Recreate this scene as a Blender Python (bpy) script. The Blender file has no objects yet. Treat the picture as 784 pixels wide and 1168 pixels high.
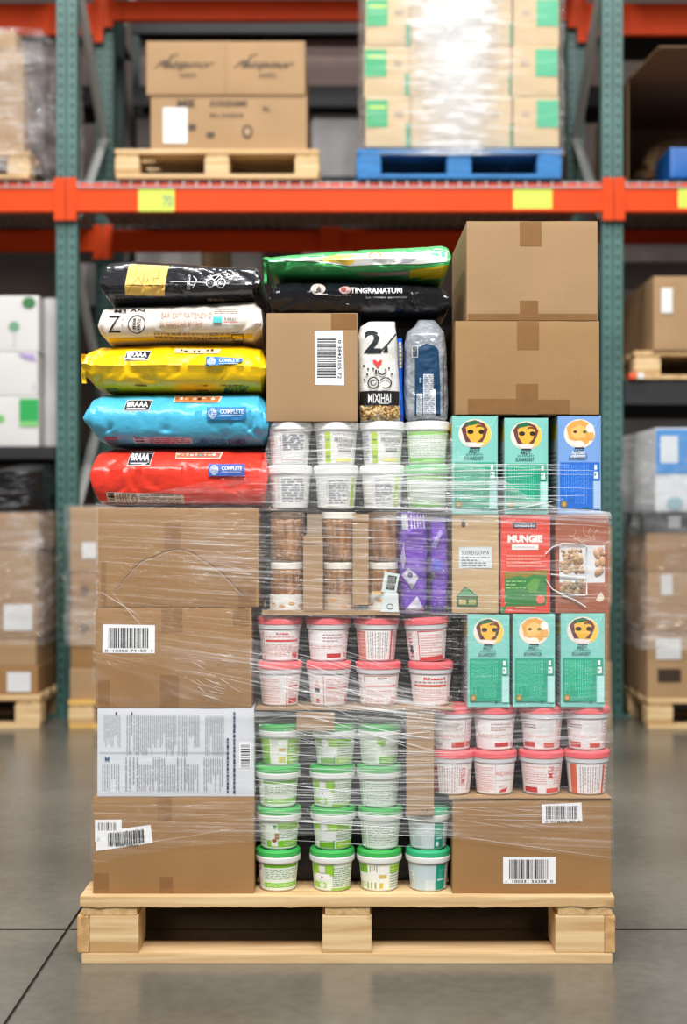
import bpy, bmesh, math, random
from mathutils import Vector, Matrix, noise
from mathutils.bvhtree import BVHTree
R = random.Random(7)
F, CX, CY, CZ = 1622.0, 392.0, 584.0, 1.016
FY = 3.22                       # front plane of the load
def X(px, Y=FY): return (px - CX) / F * Y
def Z(py, Y=FY): return CZ - (py - CY) / F * Y
C = bpy.context.scene.collection
# ------------------------------------------------------------------ colours and materials
def lin(c):
    c = c / 255.0
    return c / 12.92 if c <= 0.04045 else ((c + 0.055) / 1.055) ** 2.4
def rgb(r, g=None, b=None):
    if g is None:
        g = b = r
    return (lin(r), lin(g), lin(b), 1.0)
MATS = {}
def new_mat(name):
    m = bpy.data.materials.new(name); m.use_nodes = True
    nt = m.node_tree; nt.nodes.clear()
    out = nt.nodes.new('ShaderNodeOutputMaterial')
    return m, nt, out
def N(nt, t, **kw):
    n = nt.nodes.new(t)
    for k, v in kw.items():
        if k in n.inputs.keys(): n.inputs[k].default_value = v
        else: setattr(n, k, v)
    return n
def mat(name, c, rough=0.6, metal=0.0, spec=0.5, var=0.0, vscale=(8, 8, 8), bump=0.0, bscale=(60, 60, 60), c2=None, coat=0.0, sss=0.0, trans=0.0, detail=4):
    if name in MATS: return MATS[name]
    m, nt, out = new_mat(name)
    b = N(nt, 'ShaderNodeBsdfPrincipled')
    b.inputs['Base Color'].default_value = c
    b.inputs['Roughness'].default_value = rough
    b.inputs['Metallic'].default_value = metal
    b.inputs['Specular IOR Level'].default_value = spec
    b.inputs['Coat Weight'].default_value = coat
    b.inputs['Transmission Weight'].default_value = trans
    if sss:
        b.inputs['Subsurface Weight'].default_value = sss
        b.inputs['Subsurface Scale'].default_value = 0.01
    nt.links.new(b.outputs[0], out.inputs[0])
    tc = N(nt, 'ShaderNodeTexCoord')
    if var or c2:
        mp = N(nt, 'ShaderNodeMapping'); mp.inputs['Scale'].default_value = vscale
        nz = N(nt, 'ShaderNodeTexNoise'); nz.inputs['Scale'].default_value = 1.0; nz.inputs['Detail'].default_value = detail
        nt.links.new(tc.outputs['Object'], mp.inputs[0]); nt.links.new(mp.outputs[0], nz.inputs['Vector'])
        cr = N(nt, 'ShaderNodeValToRGB')
        a = c2 if c2 else tuple(max(0, x * (1 - var)) for x in c[:3]) + (1,)
        d = c if c2 else tuple(min(1, x * (1 + var)) for x in c[:3]) + (1,)
        cr.color_ramp.elements[0].position = 0.35; cr.color_ramp.elements[1].position = 0.65
        cr.color_ramp.elements[0].color = a; cr.color_ramp.elements[1].color = d
        nt.links.new(nz.outputs['Fac'], cr.inputs[0]); nt.links.new(cr.outputs[0], b.inputs['Base Color'])
    if bump:
        mp = N(nt, 'ShaderNodeMapping'); mp.inputs['Scale'].default_value = bscale
        nz = N(nt, 'ShaderNodeTexNoise'); nz.inputs['Scale'].default_value = 1.0; nz.inputs['Detail'].default_value = 3
        nt.links.new(tc.outputs['Object'], mp.inputs[0]); nt.links.new(mp.outputs[0], nz.inputs['Vector'])
        bp = N(nt, 'ShaderNodeBump'); bp.inputs['Strength'].default_value = bump; bp.inputs['Distance'].default_value = 0.01
        nt.links.new(nz.outputs['Fac'], bp.inputs['Height']); nt.links.new(bp.outputs[0], b.inputs['Normal'])
    MATS[name] = m
    return m
def ink_mat(name='print_ink', rough=0.5, spec=0.4):
    if name in MATS: return MATS[name]
    m, nt, out = new_mat(name)
    b = N(nt, 'ShaderNodeBsdfPrincipled'); b.inputs['Roughness'].default_value = rough
    b.inputs['Specular IOR Level'].default_value = spec
    a = N(nt, 'ShaderNodeAttribute'); a.attribute_name = 'Col'
    nt.links.new(a.outputs['Color'], b.inputs['Base Color']); nt.links.new(b.outputs[0], out.inputs[0])
    MATS[name] = m
    return m
def cardboard(name, c, var=0.05):
    if name in MATS: return MATS[name]
    m, nt, out = new_mat(name)
    b = N(nt, 'ShaderNodeBsdfPrincipled'); b.inputs['Roughness'].default_value = 0.72; b.inputs['Specular IOR Level'].default_value = 0.25
    tc = N(nt, 'ShaderNodeTexCoord')
    def nz(sc, det):
        mp = N(nt, 'ShaderNodeMapping'); mp.inputs['Scale'].default_value = sc
        n = N(nt, 'ShaderNodeTexNoise'); n.inputs['Scale'].default_value = 1; n.inputs['Detail'].default_value = det
        nt.links.new(tc.outputs['Object'], mp.inputs[0]); nt.links.new(mp.outputs[0], n.inputs['Vector'])
        return n
    n1 = nz((7, 7, 5), 3); n2 = nz((260, 260, 420), 3); n3 = nz((3, 3, 130), 2)
    add = N(nt, 'ShaderNodeMath', operation='ADD'); nt.links.new(n1.outputs['Fac'], add.inputs[0]); nt.links.new(n2.outputs['Fac'], add.inputs[1])
    ad2 = N(nt, 'ShaderNodeMath', operation='MULTIPLY_ADD'); nt.links.new(n3.outputs['Fac'], ad2.inputs[0]); ad2.inputs[1].default_value = 0.35; nt.links.new(add.outputs[0], ad2.inputs[2])
    cr = N(nt, 'ShaderNodeValToRGB'); cr.color_ramp.elements[0].position = 0.85; cr.color_ramp.elements[1].position = 1.45
    cr.color_ramp.elements[0].position = 0.5
    mr = N(nt, 'ShaderNodeMapRange'); mr.inputs['From Min'].default_value = 0.7; mr.inputs['From Max'].default_value = 1.65
    nt.links.new(ad2.outputs[0], mr.inputs[0]); nt.links.new(mr.outputs[0], cr.inputs[0])
    cr.color_ramp.elements[0].position = 0.0; cr.color_ramp.elements[1].position = 1.0
    cr.color_ramp.elements[0].color = tuple(x * (1 - 2.2 * var) for x in c[:3]) + (1,)
    cr.color_ramp.elements[1].color = tuple(min(1, x * (1 + 2.2 * var)) for x in c[:3]) + (1,)
    nt.links.new(cr.outputs[0], b.inputs['Base Color'])
    bp = N(nt, 'ShaderNodeBump'); bp.inputs['Strength'].default_value = 0.25; bp.inputs['Distance'].default_value = 0.002
    nt.links.new(n1.outputs['Fac'], bp.inputs['Height']); nt.links.new(bp.outputs[0], b.inputs['Normal'])
    nt.links.new(b.outputs[0], out.inputs[0]); MATS[name] = m
    return m
def wood(name, c, c2, ax=0):
    if name in MATS: return MATS[name]
    m, nt, out = new_mat(name)
    b = N(nt, 'ShaderNodeBsdfPrincipled'); b.inputs['Roughness'].default_value = 0.65; b.inputs['Specular IOR Level'].default_value = 0.3
    tc = N(nt, 'ShaderNodeTexCoord'); mp = N(nt, 'ShaderNodeMapping')
    s = [45, 45, 45]; s[ax] = 2.5; mp.inputs['Scale'].default_value = s
    nt.links.new(tc.outputs['Object'], mp.inputs[0])
    n = N(nt, 'ShaderNodeTexNoise'); n.inputs['Scale'].default_value = 1; n.inputs['Detail'].default_value = 6; n.inputs['Distortion'].default_value = 0.6
    nt.links.new(mp.outputs[0], n.inputs['Vector'])
    cr = N(nt, 'ShaderNodeValToRGB'); cr.color_ramp.elements[0].position = 0.28; cr.color_ramp.elements[1].position = 0.6
    cr.color_ramp.elements[0].color = c2; cr.color_ramp.elements[1].color = c
    nt.links.new(n.outputs['Fac'], cr.inputs[0])
    # knots
    mk = N(nt, 'ShaderNodeMapping'); sk = [9, 9, 9]; sk[ax] = 4; mk.inputs['Scale'].default_value = sk
    nt.links.new(tc.outputs['Object'], mk.inputs[0])
    v = N(nt, 'ShaderNodeTexVoronoi'); v.inputs['Scale'].default_value = 1; nt.links.new(mk.outputs[0], v.inputs['Vector'])
    k = N(nt, 'ShaderNodeValToRGB'); k.color_ramp.elements[0].position = 0.05; k.color_ramp.elements[1].position = 0.16
    nt.links.new(v.outputs['Distance'], k.inputs[0])
    mx = N(nt, 'ShaderNodeMixRGB'); mx.inputs[1].default_value = tuple(x * 0.55 for x in c2[:3]) + (1,)
    nt.links.new(k.outputs[0], mx.inputs[0]); nt.links.new(cr.outputs[0], mx.inputs[2]); nt.links.new(mx.outputs[0], b.inputs['Base Color'])
    bp = N(nt, 'ShaderNodeBump'); bp.inputs['Strength'].default_value = 0.35; bp.inputs['Distance'].default_value = 0.003
    nt.links.new(n.outputs['Fac'], bp.inputs['Height']); nt.links.new(bp.outputs[0], b.inputs['Normal'])
    nt.links.new(b.outputs[0], out.inputs[0]); MATS[name] = m
    return m
def film_mat(name, base=0.05, streak=0.5, rough=0.16, tint=(1, 1, 1, 1), sc=(2.2, 150), bumpd=0.004, bigbump=0.0, gl_d=1.2):
    if name in MATS: return MATS[name]
    m, nt, out = new_mat(name)
    uv = N(nt, 'ShaderNodeUVMap'); uv.uv_map = 'UVMap'
    mp = N(nt, 'ShaderNodeMapping'); mp.inputs['Scale'].default_value = (sc[0], sc[1], 1)
    nt.links.new(uv.outputs[0], mp.inputs[0])
    n = N(nt, 'ShaderNodeTexNoise'); n.inputs['Scale'].default_value = 1; n.inputs['Detail'].default_value = 4; n.inputs['Roughness'].default_value = 0.6
    nt.links.new(mp.outputs[0], n.inputs['Vector'])
    mp2 = N(nt, 'ShaderNodeMapping'); mp2.inputs['Scale'].default_value = (22, 30, 1)
    nt.links.new(uv.outputs[0], mp2.inputs[0])
    n2 = N(nt, 'ShaderNodeTexNoise'); n2.inputs['Scale'].default_value = 1; n2.inputs['Detail'].default_value = 2; n2.inputs['Distortion'].default_value = 1.2
    nt.links.new(mp2.outputs[0], n2.inputs['Vector'])
    cr = N(nt, 'ShaderNodeValToRGB'); cr.color_ramp.elements[0].position = 0.5; cr.color_ramp.elements[1].position = 0.72
    nt.links.new(n.outputs['Fac'], cr.inputs[0])
    at = N(nt, 'ShaderNodeAttribute'); at.attribute_name = 'film_haze_glare'  # film haze, with painted highlights in places
    mu = N(nt, 'ShaderNodeMath', operation='MULTIPLY'); nt.links.new(cr.outputs[0], mu.inputs[0]); nt.links.new(at.outputs['Fac'], mu.inputs[1])
    mu2 = N(nt, 'ShaderNodeMath', operation='MULTIPLY'); nt.links.new(mu.outputs[0], mu2.inputs[0]); mu2.inputs[1].default_value = streak
    ad = N(nt, 'ShaderNodeMath', operation='MULTIPLY_ADD', use_clamp=True); nt.links.new(at.outputs['Fac'], ad.inputs[0]); ad.inputs[1].default_value = base; nt.links.new(mu2.outputs[0], ad.inputs[2])
    # bump
    hs = N(nt, 'ShaderNodeMath', operation='MULTIPLY_ADD'); nt.links.new(n2.outputs['Fac'], hs.inputs[0]); hs.inputs[1].default_value = 1.0 + bigbump
    nt.links.new(n.outputs['Fac'], hs.inputs[2])
    bp = N(nt, 'ShaderNodeBump'); bp.inputs['Strength'].default_value = 1.0; bp.inputs['Distance'].default_value = bumpd
    nt.links.new(hs.outputs[0], bp.inputs['Height'])
    tr = N(nt, 'ShaderNodeBsdfTransparent'); tr.inputs[0].default_value = (1, 1, 1, 1)
    d1 = N(nt, 'ShaderNodeBsdfDiffuse'); d1.inputs[0].default_value = (0.95, 0.96, 0.98, 1)
    d2 = N(nt, 'ShaderNodeBsdfTranslucent'); d2.inputs[0].default_value = (0.95, 0.96, 0.98, 1)
    df = N(nt, 'ShaderNodeMixShader'); df.inputs[0].default_value = .25; nt.links.new(d1.outputs[0], df.inputs[1]); nt.links.new(d2.outputs[0], df.inputs[2])
    gl = N(nt, 'ShaderNodeBsdfGlossy'); gl.inputs['Roughness'].default_value = rough; gl.inputs[0].default_value = tint
    nt.links.new(bp.outputs[0], gl.inputs['Normal'])
    mx = N(nt, 'ShaderNodeMixShader'); nt.links.new(ad.outputs[0], mx.inputs[0]); nt.links.new(tr.outputs[0], mx.inputs[1]); nt.links.new(df.outputs[0], mx.inputs[2])
    fm = N(nt, 'ShaderNodeMath', operation='MULTIPLY_ADD', use_clamp=True); nt.links.new(at.outputs['Fac'], fm.inputs[0]); fm.inputs[1].default_value = .03 * gl_d; fm.inputs[2].default_value = .025
    m2 = N(nt, 'ShaderNodeMixShader'); nt.links.new(fm.outputs[0], m2.inputs[0]); nt.links.new(mx.outputs[0], m2.inputs[1]); nt.links.new(gl.outputs[0], m2.inputs[2])
    nt.links.new(m2.outputs[0], out.inputs[0]); MATS[name] = m
    return m
# ------------------------------------------------------------------ mesh builder
class MB:
    def __init__(s): s.v, s.f, s.c, s.uv = [], [], [], None
    def add(s, vs, fs, col=None):
        k = len(s.v); s.v += [Vector(p) for p in vs]
        for f in fs: s.f.append([i + k for i in f]); s.c.append(col)
        return s
    def box(s, x0, x1, y0, y1, z0, z1, bev=0.0, M=None, col=None):
        if bev <= 0:
            vs = [(x, y, z) for x in (x0, x1) for y in (y0, y1) for z in (z0, z1)]
            fs = [(0, 1, 3, 2), (4, 6, 7, 5), (0, 4, 5, 1), (2, 3, 7, 6), (0, 2, 6, 4), (1, 5, 7, 3)]
        else:
            bm = bmesh.new(); bmesh.ops.create_cube(bm, size=1)
            for v in bm.verts: v.co = Vector(((x0 + x1) / 2 + v.co.x * (x1 - x0), (y0 + y1) / 2 + v.co.y * (y1 - y0), (z0 + z1) / 2 + v.co.z * (z1 - z0)))
            bmesh.ops.bevel(bm, geom=bm.edges[:], offset=bev, segments=2, affect='EDGES', profile=0.7)
            bm.verts.index_update()
            vs = [tuple(v.co) for v in bm.verts]; fs = [[v.index for v in f.verts] for f in bm.faces]; bm.free()
        if M is not None: vs = [M @ Vector(v) for v in vs]
        return s.add(vs, fs, col)
    def lathe(s, prof, n=32, cx=0, cy=0, M=None, col=None, cap=True):
        vs = [(cx + r * math.cos(2 * math.pi * i / n), cy + r * math.sin(2 * math.pi * i / n), z) for r, z in prof for i in range(n)]
        fs = [(j * n + i, j * n + (i + 1) % n, (j + 1) * n + (i + 1) % n, (j + 1) * n + i) for j in range(len(prof) - 1) for i in range(n)]
        if cap: fs += [tuple(range(n))[::-1], tuple((len(prof) - 1) * n + i for i in range(n))]
        if M is not None: vs = [M @ Vector(v) for v in vs]
        return s.add(vs, fs, col)
    def tube(s, pts, r, n=6, col=None, flat=1.0):
        pts = [Vector(p) for p in pts]; vs, fs = [], []
        for i, p in enumerate(pts):
            d = (pts[min(i + 1, len(pts) - 1)] - pts[max(i - 1, 0)]).normalized()
            a = d.cross(Vector((0, 1, 0)));
            if a.length < 1e-3: a = d.cross(Vector((0, 0, 1)))
            a.normalize(); b = d.cross(a).normalized(); rr = r[i] if isinstance(r, (list, tuple)) else r
            for k in range(n):
                t = 2 * math.pi * k / n; vs.append(p + a * rr * math.cos(t) + b * rr * flat * math.sin(t))
        for i in range(len(pts) - 1):
            for k in range(n): fs.append((i * n + k, i * n + (k + 1) % n, (i + 1) * n + (k + 1) % n, (i + 1) * n + k))
        fs += [tuple(range(n)), tuple((len(pts) - 1) * n + k for k in range(n))[::-1]]
        return s.add(vs, fs, col)
    def build(s, name, m, parent=None, smooth=False, origin=None, auto=None):
        me = bpy.data.meshes.new(name)
        o0 = Vector(parent['_o']) if parent is not None and '_o' in parent else Vector((0, 0, 0))
        if origin is not None: o0 = Vector(origin)
        me.from_pydata([tuple(v - o0) for v in s.v], [], s.f)
        if m: me.materials.append(m)
        if any(c is not None for c in s.c):
            at = me.color_attributes.new('Col', 'FLOAT_COLOR', 'CORNER'); i = 0
            for f, c in zip(s.f, s.c):
                for _ in f: at.data[i].color = c if c else (0.8, 0.8, 0.8, 1); i += 1
        if smooth: me.shade_smooth()
        me.update()
        if smooth and auto:
            bm = bmesh.new(); bm.from_mesh(me)
            for e in bm.edges:
                if len(e.link_faces) == 2 and e.calc_face_angle(0) > auto: e.smooth = False
            bm.to_mesh(me); bm.free()
        o = bpy.data.objects.new(name, me); C.objects.link(o)
        if parent is not None: o.parent = parent
        elif origin is not None: o.location = origin
        return o
def tag(o, label, cat=None, group=None, kind=None):
    if label: o['label'] = label
    if cat: o['category'] = cat
    if group: o['group'] = group
    if kind: o['kind'] = kind
    return o
def thing(name, label, cat, loc, group=None):
    o = bpy.data.objects.new(name, None); C.objects.link(o); o.location = loc; o.empty_display_size = 0.05
    o['_o'] = tuple(loc)
    return tag(o, label, cat, group)
def struct(name, mb, m, **k):
    o = mb.build(name, m, **k); o['kind'] = 'structure'; return o
# ------------------------------------------------------------------ printing on surfaces
TX = {}
def text_geo(s, bold=0.0):
    k = (s, bold)
    if k in TX: return TX[k]
    cu = bpy.data.curves.new('txt', 'FONT'); cu.body = s; cu.resolution_u = 2; cu.fill_mode = 'FRONT'; cu.offset = bold
    o = bpy.data.objects.new('txt', cu); C.objects.link(o)
    dg = bpy.context.evaluated_depsgraph_get(); e = o.evaluated_get(dg); me = e.to_mesh()
    vs = [(v.co.x, v.co.y) for v in me.vertices]; fs = [list(p.vertices) for p in me.polygons]
    e.to_mesh_clear(); bpy.data.objects.remove(o); bpy.data.curves.remove(cu)
    if vs:
        x0 = min(v[0] for v in vs); x1 = max(v[0] for v in vs); y0 = min(v[1] for v in vs); y1 = max(v[1] for v in vs)
        vs = [((x - x0) / (x1 - x0), (y - y0) / max(1e-6, y1 - y0)) for x, y in vs]
        bm = bmesh.new(); bv = [bm.verts.new((a, b, 0)) for a, b in vs]
        for f in fs:
            try: bm.faces.new([bv[i] for i in f])
            except ValueError: pass
        bmesh.ops.triangulate(bm, faces=bm.faces[:])
        th = .3 / max(1, len(s) * .6)
        for _ in range(3):
            ed = [e for e in bm.edges if abs(e.verts[0].co.x - e.verts[1].co.x) > th or abs(e.verts[0].co.y - e.verts[1].co.y) > .25]
            if not ed: break
            bmesh.ops.subdivide_edges(bm, edges=ed, cuts=1); bmesh.ops.triangulate(bm, faces=bm.faces[:])
        bm.verts.index_update(); vs = [(v.co.x, v.co.y) for v in bm.verts]; fs = [[v.index for v in f.verts] for f in bm.faces]; bm.free()
    TX[k] = (vs, fs); return TX[k]
class Art:
    """flat printing laid on a surface; mapf(u, v, e) -> point, e metres off the surface"""
    def __init__(s, mapf, step=0.02, lay=0.00012): s.mb = MB(); s.m = mapf; s.step = step; s.n = 1; s.lay = lay
    def _e(s): s.n += 1; return 0.0004 + s.n * s.lay
    def quad(s, pts, col, e=None):
        """bilinear patch of four (u,v)"""
        e = s._e() if e is None else e
        a, b, c, d = pts
        L1 = max(math.dist(a, b), math.dist(d, c)); L2 = max(math.dist(b, c), math.dist(a, d))
        n1 = max(1, min(60, int(L1 / s.step + .99))); n2 = max(1, min(60, int(L2 / s.step + .99)))
        vs = []
        for j in range(n2 + 1):
            for i in range(n1 + 1):
                t, w = i / n1, j / n2
                u = (a[0] * (1 - t) + b[0] * t) * (1 - w) + (d[0] * (1 - t) + c[0] * t) * w
                v = (a[1] * (1 - t) + b[1] * t) * (1 - w) + (d[1] * (1 - t) + c[1] * t) * w
                vs.append(s.m(u, v, e))
        fs = [(j * (n1 + 1) + i, j * (n1 + 1) + i + 1, (j + 1) * (n1 + 1) + i + 1, (j + 1) * (n1 + 1) + i) for j in range(n2) for i in range(n1)]
        s.mb.add(vs, fs, col); return s
    def rect(s, u0, v0, u1, v1, col, e=None): return s.quad([(u0, v0), (u1, v0), (u1, v1), (u0, v1)], col, e)
    def frame(s, u0, v0, u1, v1, t, col):
        e = s._e(); tv = t
        s.rect(u0, v0, u1, v0 + tv, col, e); s.rect(u0, v1 - tv, u1, v1, col, e); s.rect(u0, v0, u0 + t, v1, col, e); s.rect(u1 - t, v0, u1, v1, col, e); return s
    def ell(s, u, v, a, b, col, n=28, t0=0, t1=6.28318, e=None):
        e = s._e() if e is None else e; k = 4; vs = [s.m(u, v, e)]
        for r in range(1, k + 1):
            for i in range(n + 1):
                t = t0 + (t1 - t0) * i / n; vs.append(s.m(u + a * r / k * math.cos(t), v + b * r / k * math.sin(t), e))
        fs = [(0, 1 + i, 2 + i) for i in range(n)]
        for r in range(k - 1):
            o1, o2 = 1 + r * (n + 1), 1 + (r + 1) * (n + 1)
            fs += [(o1 + i, o2 + i, o2 + i + 1, o1 + i + 1) for i in range(n)]
        s.mb.add(vs, fs, col); return s
    def line(s, pts, w, col):
        e = s._e()
        for a, b in zip(pts[:-1], pts[1:]):
            d = Vector((b[0] - a[0], b[1] - a[1]))
            if d.length < 1e-9: continue
            n = Vector((-d.y, d.x)).normalized() * w / 2; d = d.normalized() * w * 0.3
            s.quad([(a[0] - d.x - n.x, a[1] - d.y - n.y), (b[0] + d.x - n.x, b[1] + d.y - n.y), (b[0] + d.x + n.x, b[1] + d.y + n.y), (a[0] - d.x + n.x, a[1] - d.y + n.y)], col, e)
        return s
    def arc(s, u, v, a, b, t0, t1, w, col, n=20):
        return s.line([(u + a * math.cos(t0 + (t1 - t0) * i / n), v + b * math.sin(t0 + (t1 - t0) * i / n)) for i in range(n + 1)], w, col)
    def poly(s, pts, col):
        e = s._e(); cu = sum(p[0] for p in pts) / len(pts); cv = sum(p[1] for p in pts) / len(pts)
        D = max(math.dist(p, (cu, cv)) for p in pts); k = max(2, min(16, int(D / s.step) + 1)); q = []
        for a, b in zip(pts, pts[1:] + pts[:1]):
            n = max(1, min(24, int(math.dist(a, b) / s.step))); q += [(a[0] + (b[0] - a[0]) * i / n, a[1] + (b[1] - a[1]) * i / n) for i in range(n)]
        pts = q; vs = [s.m(cu, cv, e)]
        m = len(pts)
        for r in range(1, k + 1):
            for p in pts: vs.append(s.m(cu + (p[0] - cu) * r / k, cv + (p[1] - cv) * r / k, e))
        fs = [(0, 1 + i, 1 + (i + 1) % m) for i in range(m)]
        for r in range(k - 1):
            o1, o2 = 1 + r * m, 1 + (r + 1) * m
            fs += [(o1 + i, o2 + i, o2 + (i + 1) % m, o1 + (i + 1) % m) for i in range(m)]
        s.mb.add(vs, fs, col); return s
    def text(s, t, u0, v0, u1, v1, col, bold=0.01, rot=0, shear=0):
        """text stretched into the box; rot=90: reads upward, -90 downward"""
        vs, fs = text_geo(t, bold); e = s._e(); out = []
        for a, b in vs:
            a2 = a + shear * (b - .5)
            if rot == 90: u, v = u1 - (u1 - u0) * b, v0 + (v1 - v0) * a2
            elif rot == -90: u, v = u0 + (u1 - u0) * b, v1 - (v1 - v0) * a2
            elif rot == 180: u, v = u1 - (u1 - u0) * a2, v1 - (v1 - v0) * b
            else: u, v = u0 + (u1 - u0) * a2, v0 + (v1 - v0) * b
            out.append(s.m(u, v, e))
        s.mb.add(out, fs, col); return s
    def para(s, u0, v0, u1, v1, n, col, vert=False, fill=0.45, seed=1, word=0.12, gap=0.25):
        r = random.Random(seed); e = s._e(); L = (v1 - v0) if vert else (u1 - u0)
        for i in range(n):
            p = (i + .5) / n; end = 1.0 if r.random() < .7 else r.uniform(.5, .95); t = 0.0
            h = ((u1 - u0) if vert else (v1 - v0)) / n * fill / 2
            while t < end:
                w = r.uniform(.4, 1.4) * word; t2 = min(end, t + w)
                if vert: c = u0 + (u1 - u0) * p; s.rect(c - h, v1 - L * t2, c + h, v1 - L * t, col, e)
                else: c = v1 - (v1 - v0) * p; s.rect(u0 + L * t, c - h, u0 + L * t2, c + h, col, e)
                t = t2 + word * gap
        return s
    def bars(s, u0, v0, u1, v1, col, vert=True, seed=3, n=34):
        """barcode; vert=True: upright bars side by side"""
        r = random.Random(seed); e = s._e(); ws = [r.choice((1, 1, 2, 3)) for _ in range(n * 2)]; T = sum(ws); t = 0
        for i, w in enumerate(ws):
            if i % 2 == 0:
                a, b = t / T, (t + w) / T
                if vert: s.rect(u0 + (u1 - u0) * a, v0, u0 + (u1 - u0) * b, v1, col, e)
                else: s.rect(u0, v0 + (v1 - v0) * a, u1, v0 + (v1 - v0) * b, col, e)
            t += w
        return s
    def build(s, name, parent, rough=0.5):
        return s.mb.build(name, ink_mat() if rough == 0.5 else ink_mat('print_ink_%d' % int(rough * 100), rough), parent)
def px_map(Yp):
    """page units are photo pixels read at the depth of the front face Yp (real plane, real size)"""
    return lambda u, v, e: Vector((X(u, Yp), Yp - e, Z(v, Yp)))
WH, BK = rgb(240), rgb(22, 22, 26)
# ------------------------------------------------------------------ room
m_floor, nt, out = new_mat('polished_concrete')
b = N(nt, 'ShaderNodeBsdfPrincipled'); tc = N(nt, 'ShaderNodeTexCoord')
n1 = N(nt, 'ShaderNodeTexNoise'); n1.inputs['Scale'].default_value = 1.1; n1.inputs['Detail'].default_value = 6; nt.links.new(tc.outputs['Object'], n1.inputs['Vector'])
n2 = N(nt, 'ShaderNodeTexNoise'); n2.inputs['Scale'].default_value = 28; n2.inputs['Detail'].default_value = 5; nt.links.new(tc.outputs['Object'], n2.inputs['Vector'])
ad = N(nt, 'ShaderNodeMath', operation='MULTIPLY_ADD'); nt.links.new(n2.outputs['Fac'], ad.inputs[0]); ad.inputs[1].default_value = 0.3; nt.links.new(n1.outputs['Fac'], ad.inputs[2])
cr = N(nt, 'ShaderNodeValToRGB'); cr.color_ramp.elements[0].position = 0.45; cr.color_ramp.elements[1].position = 0.85
cr.color_ramp.elements[0].color = rgb(88, 85, 77); cr.color_ramp.elements[1].color = rgb(121, 117, 107)
nt.links.new(ad.outputs[0], cr.inputs[0]); nt.links.new(cr.outputs[0], b.inputs['Base Color'])
rr = N(nt, 'ShaderNodeMapRange'); rr.inputs['To Min'].default_value = 0.16; rr.inputs['To Max'].default_value = 0.34; nt.links.new(n1.outputs['Fac'], rr.inputs[0]); nt.links.new(rr.outputs[0], b.inputs['Roughness'])
b.inputs['Specular IOR Level'].default_value = 0.6
nt.links.new(b.outputs[0], out.inputs[0])
JX, JY = -0.672, 3.46            # slab joints
mb = MB()
g = 0.004
for (xa, xb) in ((-9, JX - g), (JX + g, 9)):
    for (ya, yb) in ((-4, JY - g), (JY + g, 14)):
        mb.add([(xa, ya, 0), (xb, ya, 0), (xb, yb, 0), (xa, yb, 0)], [(0, 1, 2, 3)])
struct('floor', mb, m_floor)
mb = MB().box(-9, 9, -4, 14, -0.02, -0.006)
struct('trim_1', mb, mat('joint_filler', rgb(52, 48, 42), 0.9))
mb = MB().box(-9, 9, 11.2, 11.3, 0, 7)
struct('wall_back', mb, mat('taupe_wall', rgb(100, 86, 80), 0.9, var=0.1, vscale=(1, 1, 1)))
# ------------------------------------------------------------------ generic cartons
M_CB = cardboard('kraft_cardboard', rgb(155, 117, 75))
M_CB2 = cardboard('pale_kraft_cardboard', rgb(168, 136, 100))
M_CB3 = cardboard('tan_kraft_cardboard', rgb(160, 126, 86))
M_TAPE = mat('brown_packing_tape', rgb(138, 100, 60), 0.32, spec=0.5, var=0.05, vscale=(40, 40, 40))
M_CLEAR = mat('worn_tape', rgb(190, 152, 112), 0.3)
def carton_mesh(x0, x1, z0, z1, yf, dep, bulge=0.0, seed=0, nx=14, nz=10):
    """closed carton: six faces with rounded edges, slightly bowed front, flap seam on the top and bottom"""
    mb = MB().box(x0, x1, yf, yf + dep, z0, z1, bev=0.0022)
    bm = bmesh.new(); vs = [bm.verts.new(v) for v in mb.v]
    for f in mb.f: bm.faces.new([vs[i] for i in f])
    bmesh.ops.subdivide_edges(bm, edges=[e for e in bm.edges if e.calc_length() > 0.1], cuts=9, use_grid_fill=True)
    for v in bm.verts:
        p = v.co; tx = (p.x - x0) / (x1 - x0); tz = (p.z - z0) / (z1 - z0)
        w = max(0, tx * (1 - tx) * 4) * max(0, tz * (1 - tz) * 4)
        nn = noise.noise(Vector((p.x * 9 + seed * 3.1, p.y * 9, p.z * 9 + seed)))
        if p.y < yf + 0.004: p.y += -bulge * w + nn * 0.0016
        elif p.y < yf + dep - 0.004:
            if abs(p.x - x0) < .004 or abs(p.x - x1) < .004: p.x += nn * 0.0015
        if abs(p.z - z1) < 0.003: p.z -= abs(nn) * 0.0012
    bm.verts.index_update(); out = MB(); out.add([v.co.copy() for v in bm.verts], [[v.index for v in f.verts] for f in bm.faces]); bm.free()
    return out
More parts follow.
